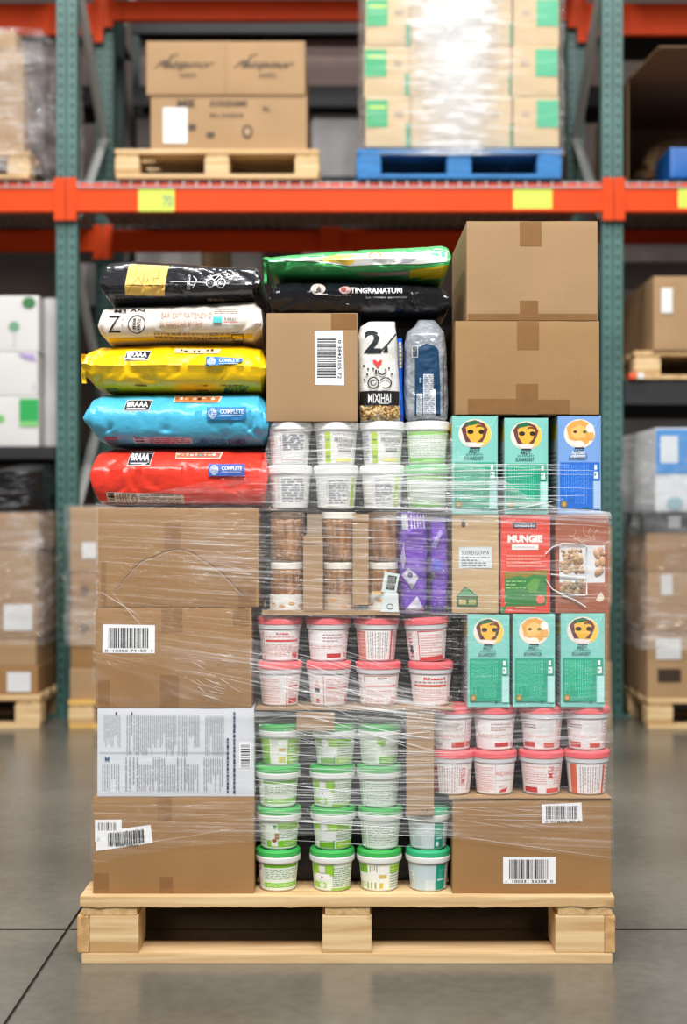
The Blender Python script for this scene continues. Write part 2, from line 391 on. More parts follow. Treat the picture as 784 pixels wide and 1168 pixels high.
def carton(label, px0, py0, px1, py1, yf=FY, dep=0.44, m=None, name='cardboard_box', tapes=(), group='brown cartons of the load', bulge=0.002, seed=0, z0=None, z1=None, cat='box', fold=True):
    x0, x1 = X(px0, yf), X(px1, yf)
    z0 = Z(py1, yf) if z0 is None else z0; z1 = Z(py0, yf) if z1 is None else z1
    t = thing(name, label, cat, ((x0 + x1) / 2, yf + dep / 2, z0), group)
    body = carton_mesh(x0, x1, z0, z1, yf, dep, bulge, seed)
    bo = body.build('body', m or M_CB, t, smooth=True, auto=0.5)
    bv = BVHTree.FromPolygons([tuple(v) for v in body.v], body.f)
    def mp(u, v, e):
        p = Vector((X(u, yf), 0, Z(v, yf)))
        h = bv.ray_cast(p, Vector((0, 1, 0)))
        y = h[0].y if h[0] is not None else yf
        return Vector((p.x, y - e, p.z))
    # top seam and tape
    zc = yf + dep / 2
    s = MB().box(x0 + .003, x1 - .003, zc - .0012, zc + .0012, z1 - .0002, z1 + .0006); s.build('flap_seam', mat('seam_shadow_line', rgb(96, 70, 44), 0.9), t)
    for (a0, b0, a1, b1) in tapes:
        A = Art(mp, 5.0); A.n = 0
        A.rect(a0, b1, a1, b0, rgb(140, 102, 62)); o = A.mb.build('tape', M_TAPE, t)
    return t, mp
def barcode_label(t, mp, q, bars, vert=True, seed=3, text=None, n=34, lab_name='barcode_label'):
    A = Art(mp, 6.0); A.n = 1
    A.quad(q, rgb(238, 238, 240)); l = A.build(lab_name, t)
    B = Art(mp, 60.0); B.n = 4
    if bars:
        B.bars(bars[0], bars[3], bars[2], bars[1], BK, vert, seed, n)
    if text:
        for (s, a) in text: B.text(s, *a[:4], BK, rot=a[4] if len(a) > 4 else 0)
    o = B.mb.build('barcode', ink_mat(), l); o.location = (0, 0, 0)
    # keep coordinates relative to the same origin as the label
    return l
_b = MB.build
def _build(s, name, m, parent=None, **k):
    # parts and sub-parts share the origin of their thing
    if parent is not None and '_o' not in parent and k.get('origin') is None:
        p = parent
        while p.parent is not None: p = p.parent
        k['origin'] = tuple(p['_o']) if '_o' in p else (0, 0, 0)
        return _b(s, name, m, parent, **k)
    return _b(s, name, m, parent, **k)
MB.build = _build
# ------------------------------------------------------------------ pallets
M_W = wood('pallet_pine', rgb(226, 196, 150), rgb(190, 150, 100), 0)
M_WY = wood('pallet_pine_crosswise', rgb(214, 180, 130), rgb(180, 142, 94), 1)
M_END = wood('pallet_end_grain', rgb(205, 165, 112), rgb(168, 124, 76), 1)
M_BLU = mat('blue_painted_wood', rgb(34, 116, 180), 0.6, var=0.15, vscale=(10, 40, 40), bump=0.2)
def pallet(label, x0, x1, yf, dep, z0, h=0.152, mx=None, my=None, mblk=None, nblk=3, blkw=0.112, name='wooden_pallet', group=None, rough_edges=False, cat='pallet', side=0.0):
    mx, my, mblk = mx or M_W, my or M_WY, mblk or M_W
    t = thing(name, label, cat, ((x0 + x1) / 2, yf + dep / 2, z0), group)
    tb, tc_, td = h * 0.15, h * 0.13, h * 0.16     # bottom board, cross board, deck board
    hb = h - tb - tc_ - td; W = x1 - x0
    nd = max(5, int(dep / 0.145)); bw = 0.1; ys = [yf + (dep - bw) * i / (nd - 1) for i in range(nd)]
    for i, y in enumerate(ys):
        w = 0.13 if i in (0, nd - 1) else bw
        mb = MB().box(x0, x1, y if i else yf, min(y + w, yf + dep), z0 + h - td, z0 + h, bev=0.002)
        if i == 0 and rough_edges:
            bm = bmesh.new(); vs = [bm.verts.new(v) for v in mb.v]
            for f in mb.f: bm.faces.new([vs[k] for k in f])
            bmesh.ops.subdivide_edges(bm, edges=[e for e in bm.edges if e.calc_length() > 0.3], cuts=60, use_grid_fill=True)
            for v in bm.verts:
                q = noise.noise(Vector((v.co.x * 7, 0, 3))); q2 = noise.noise(Vector((v.co.x * 30, 5, 3)))
                if v.co.z < z0 + h - td * .5: v.co.z += (q * .5 + q2 * .35) * 0.006
                if v.co.y < yf + 0.02: v.co.y += (q2) * 0.002
            bm.verts.index_update(); mb = MB().add([v.co.copy() for v in bm.verts], [[v.index for v in f.verts] for f in bm.faces]); bm.free()
        mb.build('deck_board', mx, t)
    xs = [x0 + side + (W - blkw - 2 * side) * i / (nblk - 1) for i in range(nblk)]
    for i, xb in enumerate(xs):
        a, c = xb - (side if i == 0 else 0), xb + blkw + (side if i == nblk - 1 else 0)
        MB().box(a + .006, c - .004, yf + .004, yf + dep - .004, z0 + h - td - tc_, z0 + h - td, bev=0.002).build('cross_board', my, t)
        for j in range(3):
            yb = yf + .003 + (dep - .006 - 0.12) * j / 2
            MB().box(xb, xb + blkw, yb, yb + 0.12, z0 + tb, z0 + tb + hb, bev=0.004).build('block', mblk, t)
        if side and i in (0, nblk - 1):
            a = x0 if i == 0 else x1 - side
            MB().box(a - (.006 if i == 0 else 0), a + side + (0.0 if i == 0 else .004) - .001, yf + .002, yf + dep - .002, z0 + tb + .001, z0 + tb + hb - .001, bev=0.003).build('side_board', M_END, t)
    for y in (yf, yf + dep / 2 - .05, yf + dep - 0.1):
        MB().box(x0 + .004, x1 - .004, y, y + 0.1, z0, z0 + tb, bev=0.003).build('bottom_board', mx, t)
    return t
PY = 3.198
pallet('pale pine pallet on the concrete floor carrying the wrapped mixed load', X(91, PY), X(701, PY), PY, 1.0, 0.0, 0.1515, rough_edges=True, blkw=0.111, side=0.021)
ZD = 0.1515 + 0.0004
# ------------------------------------------------------------------ left column: cartons
ZC1, ZC2, ZC3, ZC4 = Z(909), Z(808), Z(693), Z(579.5)
G = 'brown cartons of the load'
t, mp = carton('brown carton with two overlapping barcode stickers, on the pallet below the white printed carton', 106, 909, 290, 1024, z0=ZD, z1=ZC1, dep=0.56, tapes=[(180, 909, 196, 935), (182, 1000, 197, 1023), (107, 996, 124, 1022)], seed=1, bulge=.004)
barcode_label(t, mp, [(108.5, 935), (139, 934.5), (139, 960), (108.5, 960)], (112, 938, 133, 947), seed=5, n=16)
l = barcode_label(t, mp, [(109.5, 970.5), (174.5, 961), (172, 940.5), (110, 949)], None)
A = Art(mp, 60.0); A.n = 9; r = random.Random(4)
x = 124
while x < 163:
    w = r.choice((.7, .7, 1.3, 2)); dy = -(x - 124) * .115 + r.uniform(-.7, .7); A.quad([(x, 965 + dy), (x + w, 965 + dy), (x + w - .6, 950 + dy), (x - .6, 950 + dy)], BK, 0.0022); x += w + r.choice((.6, 1.1))
A.text('1 5036 00437', 128, 965, 158, 962, BK)
A.build('tilted_barcode', l)
t, mp = carton('white carton covered in columns of fine print, between two brown cartons on the left', 111, 808.5, 290, 908.5, m=mat('white_board', rgb(212, 215, 221), 0.6), z0=ZC1 + .0005, z1=ZC2, dep=0.56, name='printed_box', group=None, seed=2)
A = Art(mp, 8.0)
GR = rgb(146, 150, 158)
cols = [(120, 138, 10), (146, 160, 6), (162, 176, 9), (178, 190, 8), (192, 202, 7), (205, 214, 5), (216, 228, 8), (236, 256, 11)]
for k, (a, c, n) in enumerate(cols):
    A.para(a - 2, 861 if k % 3 else 852, c, 816, n, GR, vert=True, seed=k, word=.22, gap=.1, fill=.35)
    A.para(a - 4, 902, c - 1, 864 if k % 2 else 872, n - 2, GR, vert=True, seed=k + 40, word=.3, gap=.12, fill=.35)
A.rect(113, 858.2, 262, 857.6, rgb(150))
A.para(258, 905, 262, 842, 1, rgb(40, 60, 110), vert=True, seed=9, word=.05, gap=.5, fill=.6)
A.para(266, 905, 269, 812, 1, rgb(40, 60, 110), vert=True, seed=10, word=.04, gap=.4, fill=.8)
A.text('M', 120, 868, 125, 863, rgb(60, 100, 150)); A.rect(132, 815, 134, 812, BK); A.rect(150, 815, 151.4, 812, BK)
A.build('fine_print', t)
B = Art(mp, 60.0); B.rect(273, 876, 286, 846, rgb(236, 237, 240)); B.bars(275, 875, 285, 849, BK, vert=False, seed=2, n=14); B.build('barcode_label', t)
t, mp = carton('brown carton with a barcode label at upper left, resting on the white printed carton', 109, 692.5, 287, 808, z0=ZC2 + .0005, z1=ZC3, dep=0.56, tapes=[(184, 694, 208, 721), (183, 770, 204, 807), (266, 694, 284, 714), (109, 776, 125, 807)], seed=3, bulge=.004)
barcode_label(t, mp, [(117, 744.5), (177, 745), (177, 713), (117.5, 712)], (124, 716, 170, 739), seed=8, n=26, text=[('0  10385 74150  1', (120, 743.5, 174, 740.5))])
t, mp = carton('brown carton with an arched crease and film shadow painted across it, right under the red bag', 112, 579.5, 295.5, 693, z0=ZC3 + .0005, z1=ZC4, dep=0.56, tapes=[(188, 596, 206, 626), (272, 668, 292, 692), (112, 640, 121, 692)], seed=4, bulge=.004)
A = Art(mp, 6.0); AR = [(131, 676), (140, 663), (150, 651), (160, 641), (168, 636.5), (176, 635), (187, 629), (199, 626), (212, 626.5), (222, 631), (232, 638), (243, 645), (256, 655), (268, 668), (277, 677)]
A.line(AR, 0.9, rgb(92, 62, 38)); A.build('crease', t)  # crease and film shadow painted as one dark line
# ------------------------------------------------------------------ bags lying flat
def interp(P, x):
    if x <= P[0][0]: return P[0][1]
    for a, b in zip(P[:-1], P[1:]):
        if x <= b[0]: return a[1] + (b[1] - a[1]) * (x - a[0]) / (b[0] - a[0])
    return P[-1][1]
def bag_mesh(top, bot, yf, dep, seed, rid=0.5, wr=0.004, pw=4.4, endq=26, nx=170, nv=132, lip=0.006, ridge=0.45, endmin=0.93, x_bulge=0.006):
    """top/bot: outline pixels. Long flat bag with a gusset fold along its front side"""
    px0, px1 = top[0][0], top[-1][0]; mb = MB(); vs = []
    rc = random.Random(seed * 13); CR = []
    for _ in range(26):
        u, v, a, L = rc.uniform(.03, .97), rc.uniform(.1, .95), rc.uniform(-1.1, 1.1), rc.uniform(.015, .055)
        CR.append((X(px0 + (px1 - px0) * u, yf), v, math.cos(a), math.sin(a), L, rc.uniform(.35, 1.2) * wr * 1.5, rc.uniform(.006, .014)))
    for i in range(nx + 1):
        s = -1 + 2 * i / nx; s = math.copysign(1 - (1 - abs(s)) ** 1.6, s)
        px = (px0 + px1) / 2 + (px1 - px0) / 2 * s
        u_ = i / nx
        zt, zb = Z(interp(top, px), yf + .09), Z(interp(bot, px), yf + .09)
        es = max(0.0, 1 - abs(s) ** endq) ** 0.4; es = endmin + (1 - endmin) * es
        for j in range(nv):
            t = 2 * math.pi * j / nv; c, sn = math.cos(t), math.sin(t)
            # front is -y : angle 0 = front
            yy = -math.copysign(abs(c) ** (2 / pw), c); zz = math.copysign(abs(sn) ** (2 / pw), sn)
            zz *= es; v = (zz + 1) / 2
            z = zb + (zt - zb) * v
            y = yf + dep / 2 + yy * dep / 2 * (0.9 + 0.1 * es)
            if yy < 0:      # front side: fold
                d = v - ridge
                k = -yy
                fl = max(0.0, min(1.0, (1.2 - u_) * 2.0)) * (1 if u_ > .03 else 0)
                if d > 0: y += k * (d * 0.07 - lip * fl * math.exp(-d / .3))
                else: y += k * ((-d) * 0.035 + lip * .3 * math.exp(d / .1))
            P = Vector((X(px, yf), y, z))
            q = Vector((P.x * 11 + seed * 7, P.y * 5, P.z * 16))
            w = noise.noise(q); w2 = noise.ridged_multi_fractal(q * 0.9 + Vector((3, 1, seed)), 0.8, 2.2, 3, 1.0, 2.0)
            amp = wr * (0.5 + 1.1 * abs(s) ** 4)
            disp = (w * 0.9 + (w2 - 0.9) * 0.55) * amp
            dirn = Vector((0, yy, zz * 0.35))
            P += dirn * disp
            if yy < 0:
                for (cx_, cv_, ca, sa, L_, am, wd) in CR:
                    ex, ez = P.x - cx_, (v - cv_) * (zt - zb); al = ex * ca + ez * sa
                    if abs(al) < L_:
                        ac = -ex * sa + ez * ca
                        if abs(ac) < wd * 3: P.y += am * (1 - (al / L_) ** 2) * (math.exp(-(ac / wd) ** 2) if ac > 0 else math.exp(-(ac / (wd * .35)) ** 2)) * -yy
            P.x += x_bulge * s * (1 - abs(zz)) * (1 if abs(s) > .97 else 0)
            vs.append(P)
    fs = [(i * nv + j, (i + 1) * nv + j, (i + 1) * nv + (j + 1) % nv, i * nv + (j + 1) % nv) for i in range(nx) for j in range(nv)]
    fs += [tuple(range(nv)), tuple(nx * nv + j for j in range(nv))[::-1]]
    mb.add(vs, fs); return mb
def bag(label, name, top, bot, m, seed, yf=FY + .004, dep=0.40, cat='bag', group='flat bags stacked on the load', **k):
    xc = X((top[0][0] + top[-1][0]) / 2, yf); zb = min(Z(p[1], yf) for p in bot)
    t = thing(name, label, cat, (xc, yf + dep / 2, zb), group)
    body = bag_mesh(top, bot, yf, dep, seed, **k)
    body.build('body', m, t, smooth=True, auto=0.9)
    bv = BVHTree.FromPolygons([tuple(v) for v in body.v], body.f)
    def mp(u, v, e):
        p = Vector((X(u, yf), 0, Z(v, yf))); h = bv.ray_cast(p, Vector((0, 1, 0)))
        if h[0] is None:
            n = bv.find_nearest(Vector((p.x, yf + .02, p.z))); return n[0] + Vector((0, -e, 0))
        return Vector((p.x, h[0].y - e * 2.0 - .0006, p.z))
    return t, mp, bv
def seal(t, x, ya, yb, zt, zb, m, lean=0.004, seed=0):
    """crimped end fin"""
    vs = []; n = 14
    for i in range(n + 1):
        v = i / n; z = zb + (zt - zb) * v
        for (dx, y) in ((0, ya), (lean * 2.2, ya - .003), (lean * 2.2, yb), (0, yb)):
            w = noise.noise(Vector((seed, v * 3, 1))) * .004
            vs.append((x + dx + w, y + .006 * math.sin(v * 9 + seed), z))
    fs = [(i * 4 + k, i * 4 + (k + 1) % 4, (i + 1) * 4 + (k + 1) % 4, (i + 1) * 4 + k) for i in range(n) for k in range(4)]
    fs += [(0, 1, 2, 3), (n * 4 + 3, n * 4 + 2, n * 4 + 1, n * 4)]
    return MB().add(vs, fs).build('end_seal', m, t, smooth=True, auto=0.8)
def foil(name, c, rough=0.3, bump=0.35, **k): return mat(name, c, rough, spec=0.5, bump=bump, bscale=(26, 26, 34), var=0.04, vscale=(5, 5, 5), **k)
M_RED, M_BLUE, M_YEL = foil('red_film', rgb(236, 60, 42)), foil('sky_blue_film', rgb(78, 186, 224)), foil('yellow_film', rgb(248, 200, 10))
M_BLKF, M_WHTF, M_GRNF = foil('black_film', rgb(24, 24, 30), 0.22), foil('cream_film', rgb(226, 216, 206), 0.5), foil('green_film', rgb(62, 168, 92))
def badge(A, u0, v0, u1, v1, txt, sh=3, seed=1):
    A.quad([(u0 - .6, v1 + .8), (u1 + .6, v1 + .8), (u1 + sh + .6, v0 - .8), (u0 + sh - 1, v0 - .8)], rgb(225, 225, 225))
    A.quad([(u0, v1), (u1, v1), (u1 + sh, v0), (u0 + sh - .4, v0)], rgb(20, 22, 38))
    A.text(txt, u0 + 3, v0 + (v1 - v0) * .68, u1 - 1, v0 + (v1 - v0) * .1, rgb(245), bold=.04)
    A.rect(u0 + 3, v1 - 1.2, u1 - 3, v1 - 2.4, rgb(220, 220, 228))
def crest(A, u0, v0, u1, v1, c1, c2, seed=1):
    A.quad([(u0, v1), (u1, v1 + .5), (u1 + 3, v0 + .8), (u0 - .5, v0)], rgb(236, 224, 214))
    A.quad([(u0 + .8, v1 - 1), (u1 - 1, v1 - .5), (u1 + 1, v0 + 1.6), (u0 + .6, v0 + .8)], c1)
    r = random.Random(seed)
    for i in range(9):
        u = u0 + 3 + (u1 - u0 - 5) * i / 9; A.ell(u, (v0 + v1) / 2 + r.uniform(-1, 1), r.uniform(1, 2.6), r.uniform(.8, 1.8), r.choice((c2, WH, rgb(60, 40, 40), rgb(230, 190, 150))), n=10)
def scoop(A, u0, v0, u1, v1, c, seed=1, taper=0):
    A.quad([(u0, v1), (u1, v1 - taper), (u1 + (1 if taper else 0), v0 + (taper * .4)), (u0, v0)], c)
    A.ell(u0 + 6.5, (v0 + v1) / 2, 5, (v1 - v0) * .42, rgb(196, 205, 226), n=16)
    A.para(u0 + 2.5, v1 - 2, u0 + 11, v0 + 2, 5, c, seed=seed, word=.2, gap=.4)
    A.text('COMPLETE', u0 + 15, (v0 + v1) / 2 + .5, u1 - 3, v0 + 2.6, rgb(225, 235, 248), bold=.02)
    A.rect(u0 + 15, (v0 + v1) / 2 + 2.6, u1 - 4, (v0 + v1) / 2 + 1.9, rgb(200, 215, 240))
# red
top = [(105, 521), (108, 514), (120, 512), (200, 511), (298, 512), (302.5, 516)]; bot = [(105, 566), (109, 576), (125, 578.5), (299, 579), (302.5, 574)]
t, mp, bv = bag('shiny red bag with a black badge, lowest of the flat bags on the left', 'red_bag', top, bot, M_RED, 1, ridge=.52, lip=.009)
A = Art(mp, 3.0); badge(A, 145, 514.5, 170, 530, 'BRAAA'); crest(A, 199, 514, 250, 522.5, rgb(196, 110, 90), rgb(70, 190, 190), 3); scoop(A, 238, 529, 279, 543, rgb(66, 94, 178), 5); A.build('badge_print', t)
B = Art(mp, 4.0); B.quad([(120.5, 576), (209, 577.5), (208, 564), (120, 561)], rgb(216, 206, 198)); B.rect(122, 574, 129, 562.5, rgb(40, 36, 38)); B.ell(152, 569, 3.4, 5, rgb(120, 110, 108)); B.ell(152, 569, 2, 3.2, rgb(200, 190, 184))
B.para(131, 575, 147, 563, 5, rgb(130, 116, 110), seed=3, vert=True); B.para(158, 575, 205, 564, 5, rgb(130, 116, 110), seed=5, word=.2); B.build('ingredient_panel', t)
seal(t, X(299), FY + .03, FY + .035, Z(516), Z(552), M_RED, seed=2)
# blue
top = [(97, 470), (102, 455), (112, 450), (200, 449), (294, 448), (301, 455), (304, 466)]; bot = [(97, 488), (106, 503), (118, 509), (200, 510.5), (298, 510), (304, 503)]
t, mp, bv = bag('sky blue bag with a black badge, between the yellow bag and the red bag', 'blue_bag', top, bot, M_BLUE, 2, ridge=.5, lip=.008)
A = Art(mp, 3.0); badge(A, 141, 455.5, 169, 467.5, 'BRAAA'); crest(A, 197, 449.5, 249, 458, rgb(196, 118, 60), rgb(160, 80, 50), 8); scoop(A, 236, 464, 281, 479, rgb(46, 124, 184), 5)
A.text('COMMISSIONED EXAMEN', 219, 506, 279, 500.5, rgb(48, 70, 130)); A.build('badge_print', t)
B = Art(mp, 4.0); B.quad([(150, 507), (217, 507.5), (217, 499), (150, 498)], rgb(206, 178, 196)); B.rect(152, 505.5, 162, 499, rgb(70, 64, 90)); B.para(168, 506, 215, 499.5, 4, rgb(110, 90, 130), seed=6, word=.15); B.rect(116, 500.5, 131, 498.5, rgb(176, 70, 110)); B.para(117, 505, 131, 501, 2, rgb(110, 80, 130), seed=9); B.build('ingredient_panel', t)
# yellow
top = [(95, 415), (97, 402), (110, 396), (190, 392.5), (275, 393.5), (296, 398), (302, 410)]; bot = [(95, 434), (104, 444), (116, 448), (200, 449.5), (297, 449), (302, 438)]
t, mp, bv = bag('bright yellow bag with a black badge, between the cream bag and the sky blue bag', 'yellow_bag', top, bot, M_YEL, 3, ridge=.48, lip=.007)
A = Art(mp, 3.0); badge(A, 141, 399.5, 168, 410, 'BRAAA'); crest(A, 198, 396, 248, 401.5, rgb(240, 190, 150), rgb(190, 90, 60), 4); scoop(A, 235, 406, 276, 419, rgb(40, 120, 186), 5, taper=6)
A.ell(159, 449, 7.5, 5, BK, n=20); A.text('FARM', 154, 448.6, 164, 446.2, rgb(220, 200, 60)); A.para(221, 448, 236, 442.5, 3, rgb(90, 104, 60), seed=2); A.text('MEADOWS', 253, 447, 280, 440, rgb(50, 96, 70), shear=.3); A.para(117, 447, 130, 441, 3, rgb(60, 130, 130), seed=7)
A.build('badge_print', t)
seal(t, X(96), FY + .02, FY + .03, Z(403), Z(436), M_YEL, lean=-.004, seed=1)
# cream
top = [(114, 364), (116, 352), (130, 350), (200, 348), (288, 343), (296, 352), (297, 362)]; bot = [(114, 388), (120, 395), (150, 394), (230, 391), (288, 393), (297, 386)]
t, mp, bv = bag('cream bag with black drawing and yellow lower edge, under the gold-banded black bag', 'cream_bag', top, bot, M_WHTF, 4, ridge=.4, lip=.004, wr=.003)
A = Art(mp, 3.0)
A.quad([(116, 392.5), (288, 391.5), (288, 380), (117, 385)], rgb(224, 188, 40)); A.rect(131, 391.8, 284, 391, rgb(120, 90, 20))
A.text('Z', 123, 379, 137, 359, BK, bold=-.01); A.arc(155.5, 369, 9.5, 10.5, 0, 6.3, 1.1, BK, 30); A.text('ENTE', 156, 376, 160, 362, BK, rot=90, bold=.02); A.text('moa', 151, 375, 154.5, 362, BK, rot=90, bold=.02)
A.text('M3', 128, 354.5, 142, 350.5, BK, bold=.03); A.text('AN', 146, 353.5, 163, 350, BK); A.rect(139, 364.5, 140, 363, BK); A.rect(139, 371.5, 140, 369.5, BK)
A.text('EAR EXT RATENEV D', 183, 362, 242, 355, rgb(206, 168, 150)); A.text('BLIMMEEAR MAINS', 183, 373, 231, 365, rgb(204, 166, 148)); A.para(175, 385, 262, 379, 2, rgb(150, 120, 70), seed=4, word=.05)
A.rect(243, 368, 253, 361, rgb(70, 190, 190)); A.text('Inkter', 256, 365.5, 270, 361, BK); A.rect(256, 368, 272, 367, rgb(190, 110, 100)); A.para(244, 356, 271, 351, 2, rgb(150, 130, 120), seed=2)
A.frame(263, 390.5, 277, 381, 1, rgb(60, 44, 20)); A.text('Eonae', 265, 387.5, 275, 384, rgb(50, 40, 20)); A.build('printed_panel', t)
# black with gold
top = [(115, 312), (119, 300), (128, 298), (146, 297), (200, 299), (240, 303), (290, 304), (294, 312)]; bot = [(115, 340), (122, 350), (140, 350), (220, 348), (288, 345), (294, 338)]
t, mp, bv = bag('black glossy bag with a gold band, topmost of the flat bags on the left', 'black_bag', top, bot, M_BLKF, 5, ridge=.3, lip=.004, wr=.003)
A = Art(mp, 3.0); A.quad([(142, 335.5), (187, 336), (190.5, 299.5), (144.5, 297.2)], rgb(232, 188, 92))
for k in range(7): A.line([(146 + k * 6, 332 - (k % 3) * 8), (150 + k * 6, 325 - (k % 2) * 9), (153 + k * 5.4, 322 - (k % 3) * 7)], .7, rgb(176, 132, 50))
A.build('gold_band', t)
B = Art(mp, 3.0); B.line([(194, 320.5), (234, 321.5)], .8, rgb(210)); B.arc(240, 322, 5, 5, 0, 6.3, 1, rgb(225)); B.arc(252, 322, 5, 6, 0, 6.3, 1, rgb(225)); B.arc(246, 315.5, 7, 3.5, 3, 7, 1, rgb(225)); B.line([(236, 313), (244, 318), (250, 312), (254, 317)], 1.1, rgb(225))
B.para(213, 330, 217, 312, 2, rgb(215), vert=True, seed=3, word=.15); B.line([(220, 314), (224, 318), (222, 324), (220, 328)], 1, rgb(215)); B.para(235, 340, 282, 337, 1, rgb(120, 105, 80), seed=5, word=.1); B.build('white_drawing', t)
# upper middle bags
top = [(310, 334), (315, 325), (335, 322), (420, 323), (480, 326), (505, 329), (511, 336)]; bot = [(310, 362), (320, 364), (420, 364), (440, 364), (500, 364), (511, 362)]
t, mp, bv = bag('black bag with white lettering, lying on the upright-barcode carton below the green bag', 'black_bag', top, bot, M_BLKF, 6, ridge=.55, lip=.005, group=None, wr=.004, yf=FY + .012, dep=.38)
A = Art(mp, 3.0); A.text('TINGRANATURI', 400, 334.5, 459, 327, rgb(235), bold=.03); A.text('Lao. noemaro  mnamsmatier', 418, 339.8, 465, 337.4, rgb(190)); A.ell(363, 329, 8.5, 7.2, rgb(206, 190, 184)); A.poly([(359, 333.5), (368, 333.5), (364, 325)], rgb(50, 48, 52)); A.rect(359, 336.4, 374, 335.2, rgb(200)); A.ell(394, 330.5, 7, 4.8, rgb(190, 160, 156)); A.ell(392, 330, 3, 3, rgb(160, 70, 70)); A.para(376, 337.4, 400, 336, 1, rgb(190), seed=3); A.build('printed_panel', t)
top = [(302, 298), (304, 295), (320, 293), (360, 289), (420, 285), (470, 283), (506, 281), (512, 284)]; bot = [(302, 305), (308, 319), (330, 320), (400, 320), (450, 321), (505, 325), (512, 316)]
t, mp, bv = bag('green, white and yellow bag, topmost in the middle, lying on the black lettered bag', 'green_bag', top, bot, M_GRNF, 7, ridge=.42, lip=.008, group=None, wr=.004, yf=FY + .006, dep=.4)
A = Art(mp, 3.0)
A.poly([(309, 297), (360, 291), (420, 287.3), (505, 284), (511, 287), (510, 298), (480, 301), (440, 301), (400, 303), (360, 298), (330, 297.5)], rgb(236, 236, 232))
A.poly([(352, 294), (380, 289.6), (405, 289), (404, 300), (396, 302), (385, 299), (362, 297)], rgb(246, 208, 70)); A.arc(428, 291, 6.5, 5, 2.6, 6.4, 2.4, rgb(206, 130, 66)); A.poly([(455, 300), (462, 293), (478, 288.5), (480, 292), (468, 299)], rgb(196, 196, 206)); A.poly([(490, 288), (508, 285.5), (509, 292), (500, 291)], rgb(96, 200, 160)); A.rect(306, 299, 316, 295.5, rgb(150, 224, 190))
A.quad([(405, 320.5), (467, 321), (467, 308), (407, 310)], rgb(160, 138, 128)); A.quad([(468, 321), (510, 322), (511, 301.5), (468, 307.5)], rgb(204, 178, 24)); A.ell(441, 315.5, 2.2, 1.8, rgb(200)); A.build('printed_panel', t)
seal(t, X(304), FY + .02, FY + .026, Z(294), Z(322), M_GRNF, lean=-.003, seed=4)
# ------------------------------------------------------------------ middle: carton, rice bag, clear bag
ZT3 = Z(480.5)
t, mp = carton('brown carton with an upright white barcode label, standing on the white tubs', 304, 357, 408, 480.5, m=M_CB2, z0=ZT3, z1=Z(357), dep=0.36, tapes=[(378, 358, 407, 376)], seed=5)
barcode_label(t, mp, [(359.5, 439), (393, 439.5), (391.5, 377), (359, 377.5)], (362, 385, 384, 431), vert=False, seed=11, n=30, text=[('0 3842105 72', (385.5, 432, 389.5, 388, -90))])
def pouch_mesh(outl, yf, dep, seed, wr=.002, nx=30, nz=60, pw=3.2, topclose=0.25):
    """upright bag; outl: rows (py, pxl, pxr)"""
    mb = MB(); vs = []; nv = nx * 2
    rows = [o for o in outl]; P0, P1 = rows[0][0], rows[-1][0]
    L = [(r_[0], r_[1]) for r_ in rows]; Rr = [(r_[0], r_[2]) for r_ in rows]
    for i in range(nz + 1):
        py = P0 + (P1 - P0) * i / nz; xl, xr = X(interp(L, py), yf), X(interp(Rr, py), yf); v = i / nz
        close = min(1, topclose + (1 - topclose) * (v / 0.16)) if v < .16 else 1
        close *= (1 - 0.25 * max(0, (v - .94) / .06))
        for j in range(nv):
            t = 2 * math.pi * j / nv; c, sn = math.cos(t), math.sin(t)
            xx = math.copysign(abs(sn) ** (2 / pw), sn); yy = -math.copysign(abs(c) ** (2 / pw), c)
            P = Vector(((xl + xr) / 2 + (xr - xl) / 2 * xx, yf + dep / 2 + yy * dep / 2 * close, Z(py, yf)))
            q = Vector((P.x * 22 + seed * 5, P.y * 10, P.z * 22)); w2 = noise.ridged_multi_fractal(q, .8, 2.2, 3, 1, 2)
            P.y += yy * (w2 - .9) * wr; P.x += xx * (noise.noise(q)) * wr
            vs.append(P)
    fs = [(i * nv + j, i * nv + (j + 1) % nv, (i + 1) * nv + (j + 1) % nv, (i + 1) * nv + j) for i in range(nz) for j in range(nv)]
    fs += [tuple(range(nv))[::-1], tuple(nz * nv + j for j in range(nv))]
    return mb.add(vs, fs)
def pouch(label, name, outl, m, seed, yf=FY, dep=.09, cat='bag', group=None, **k):
    xc = X((outl[-1][1] + outl[-1][2]) / 2, yf); t = thing(name, label, cat, (xc, yf + dep / 2, Z(outl[-1][0], yf)), group)
    body = pouch_mesh(outl, yf, dep, seed, **k); body.build('body', m, t, smooth=True, auto=.9)
    bv = BVHTree.FromPolygons([tuple(v) for v in body.v], body.f)
    def mp(u, v, e):
        p = Vector((X(u, yf), 0, Z(v, yf))); h = bv.ray_cast(p, Vector((0, 1, 0)))
        if h[0] is None: return bv.find_nearest(Vector((p.x, yf + .01, p.z)))[0] + Vector((0, -e, 0))
        return Vector((p.x, h[0].y - e * 1.6 - .0008, p.z))
    return t, mp
t, mp = pouch('white rice-style bag with a large black 2 and a red heart, beside the barcode carton', 'food_bag', [(364, 420, 452), (370, 411, 452), (385, 407.5, 454), (440, 409, 457), (470, 411, 458), (480.3, 412, 457)], mat('matte_white_bag', rgb(232, 230, 224), .45, bump=.2, bscale=(40, 40, 40)), 3, dep=.11)
A = Art(mp, 2.5)
A.text('2', 415.5, 403, 435, 376, rgb(36, 44, 44), bold=.03); A.line([(433, 402), (441, 394), (453, 379)], 1.5, rgb(36, 44, 44)); A.poly([(437, 401.5), (443, 401.5), (442, 393)], rgb(36, 44, 44))
A.poly([(431, 420), (426, 414), (425, 411), (428, 410.5), (431, 413), (434, 410.5), (436, 411), (435.5, 414)], rgb(226, 66, 66))
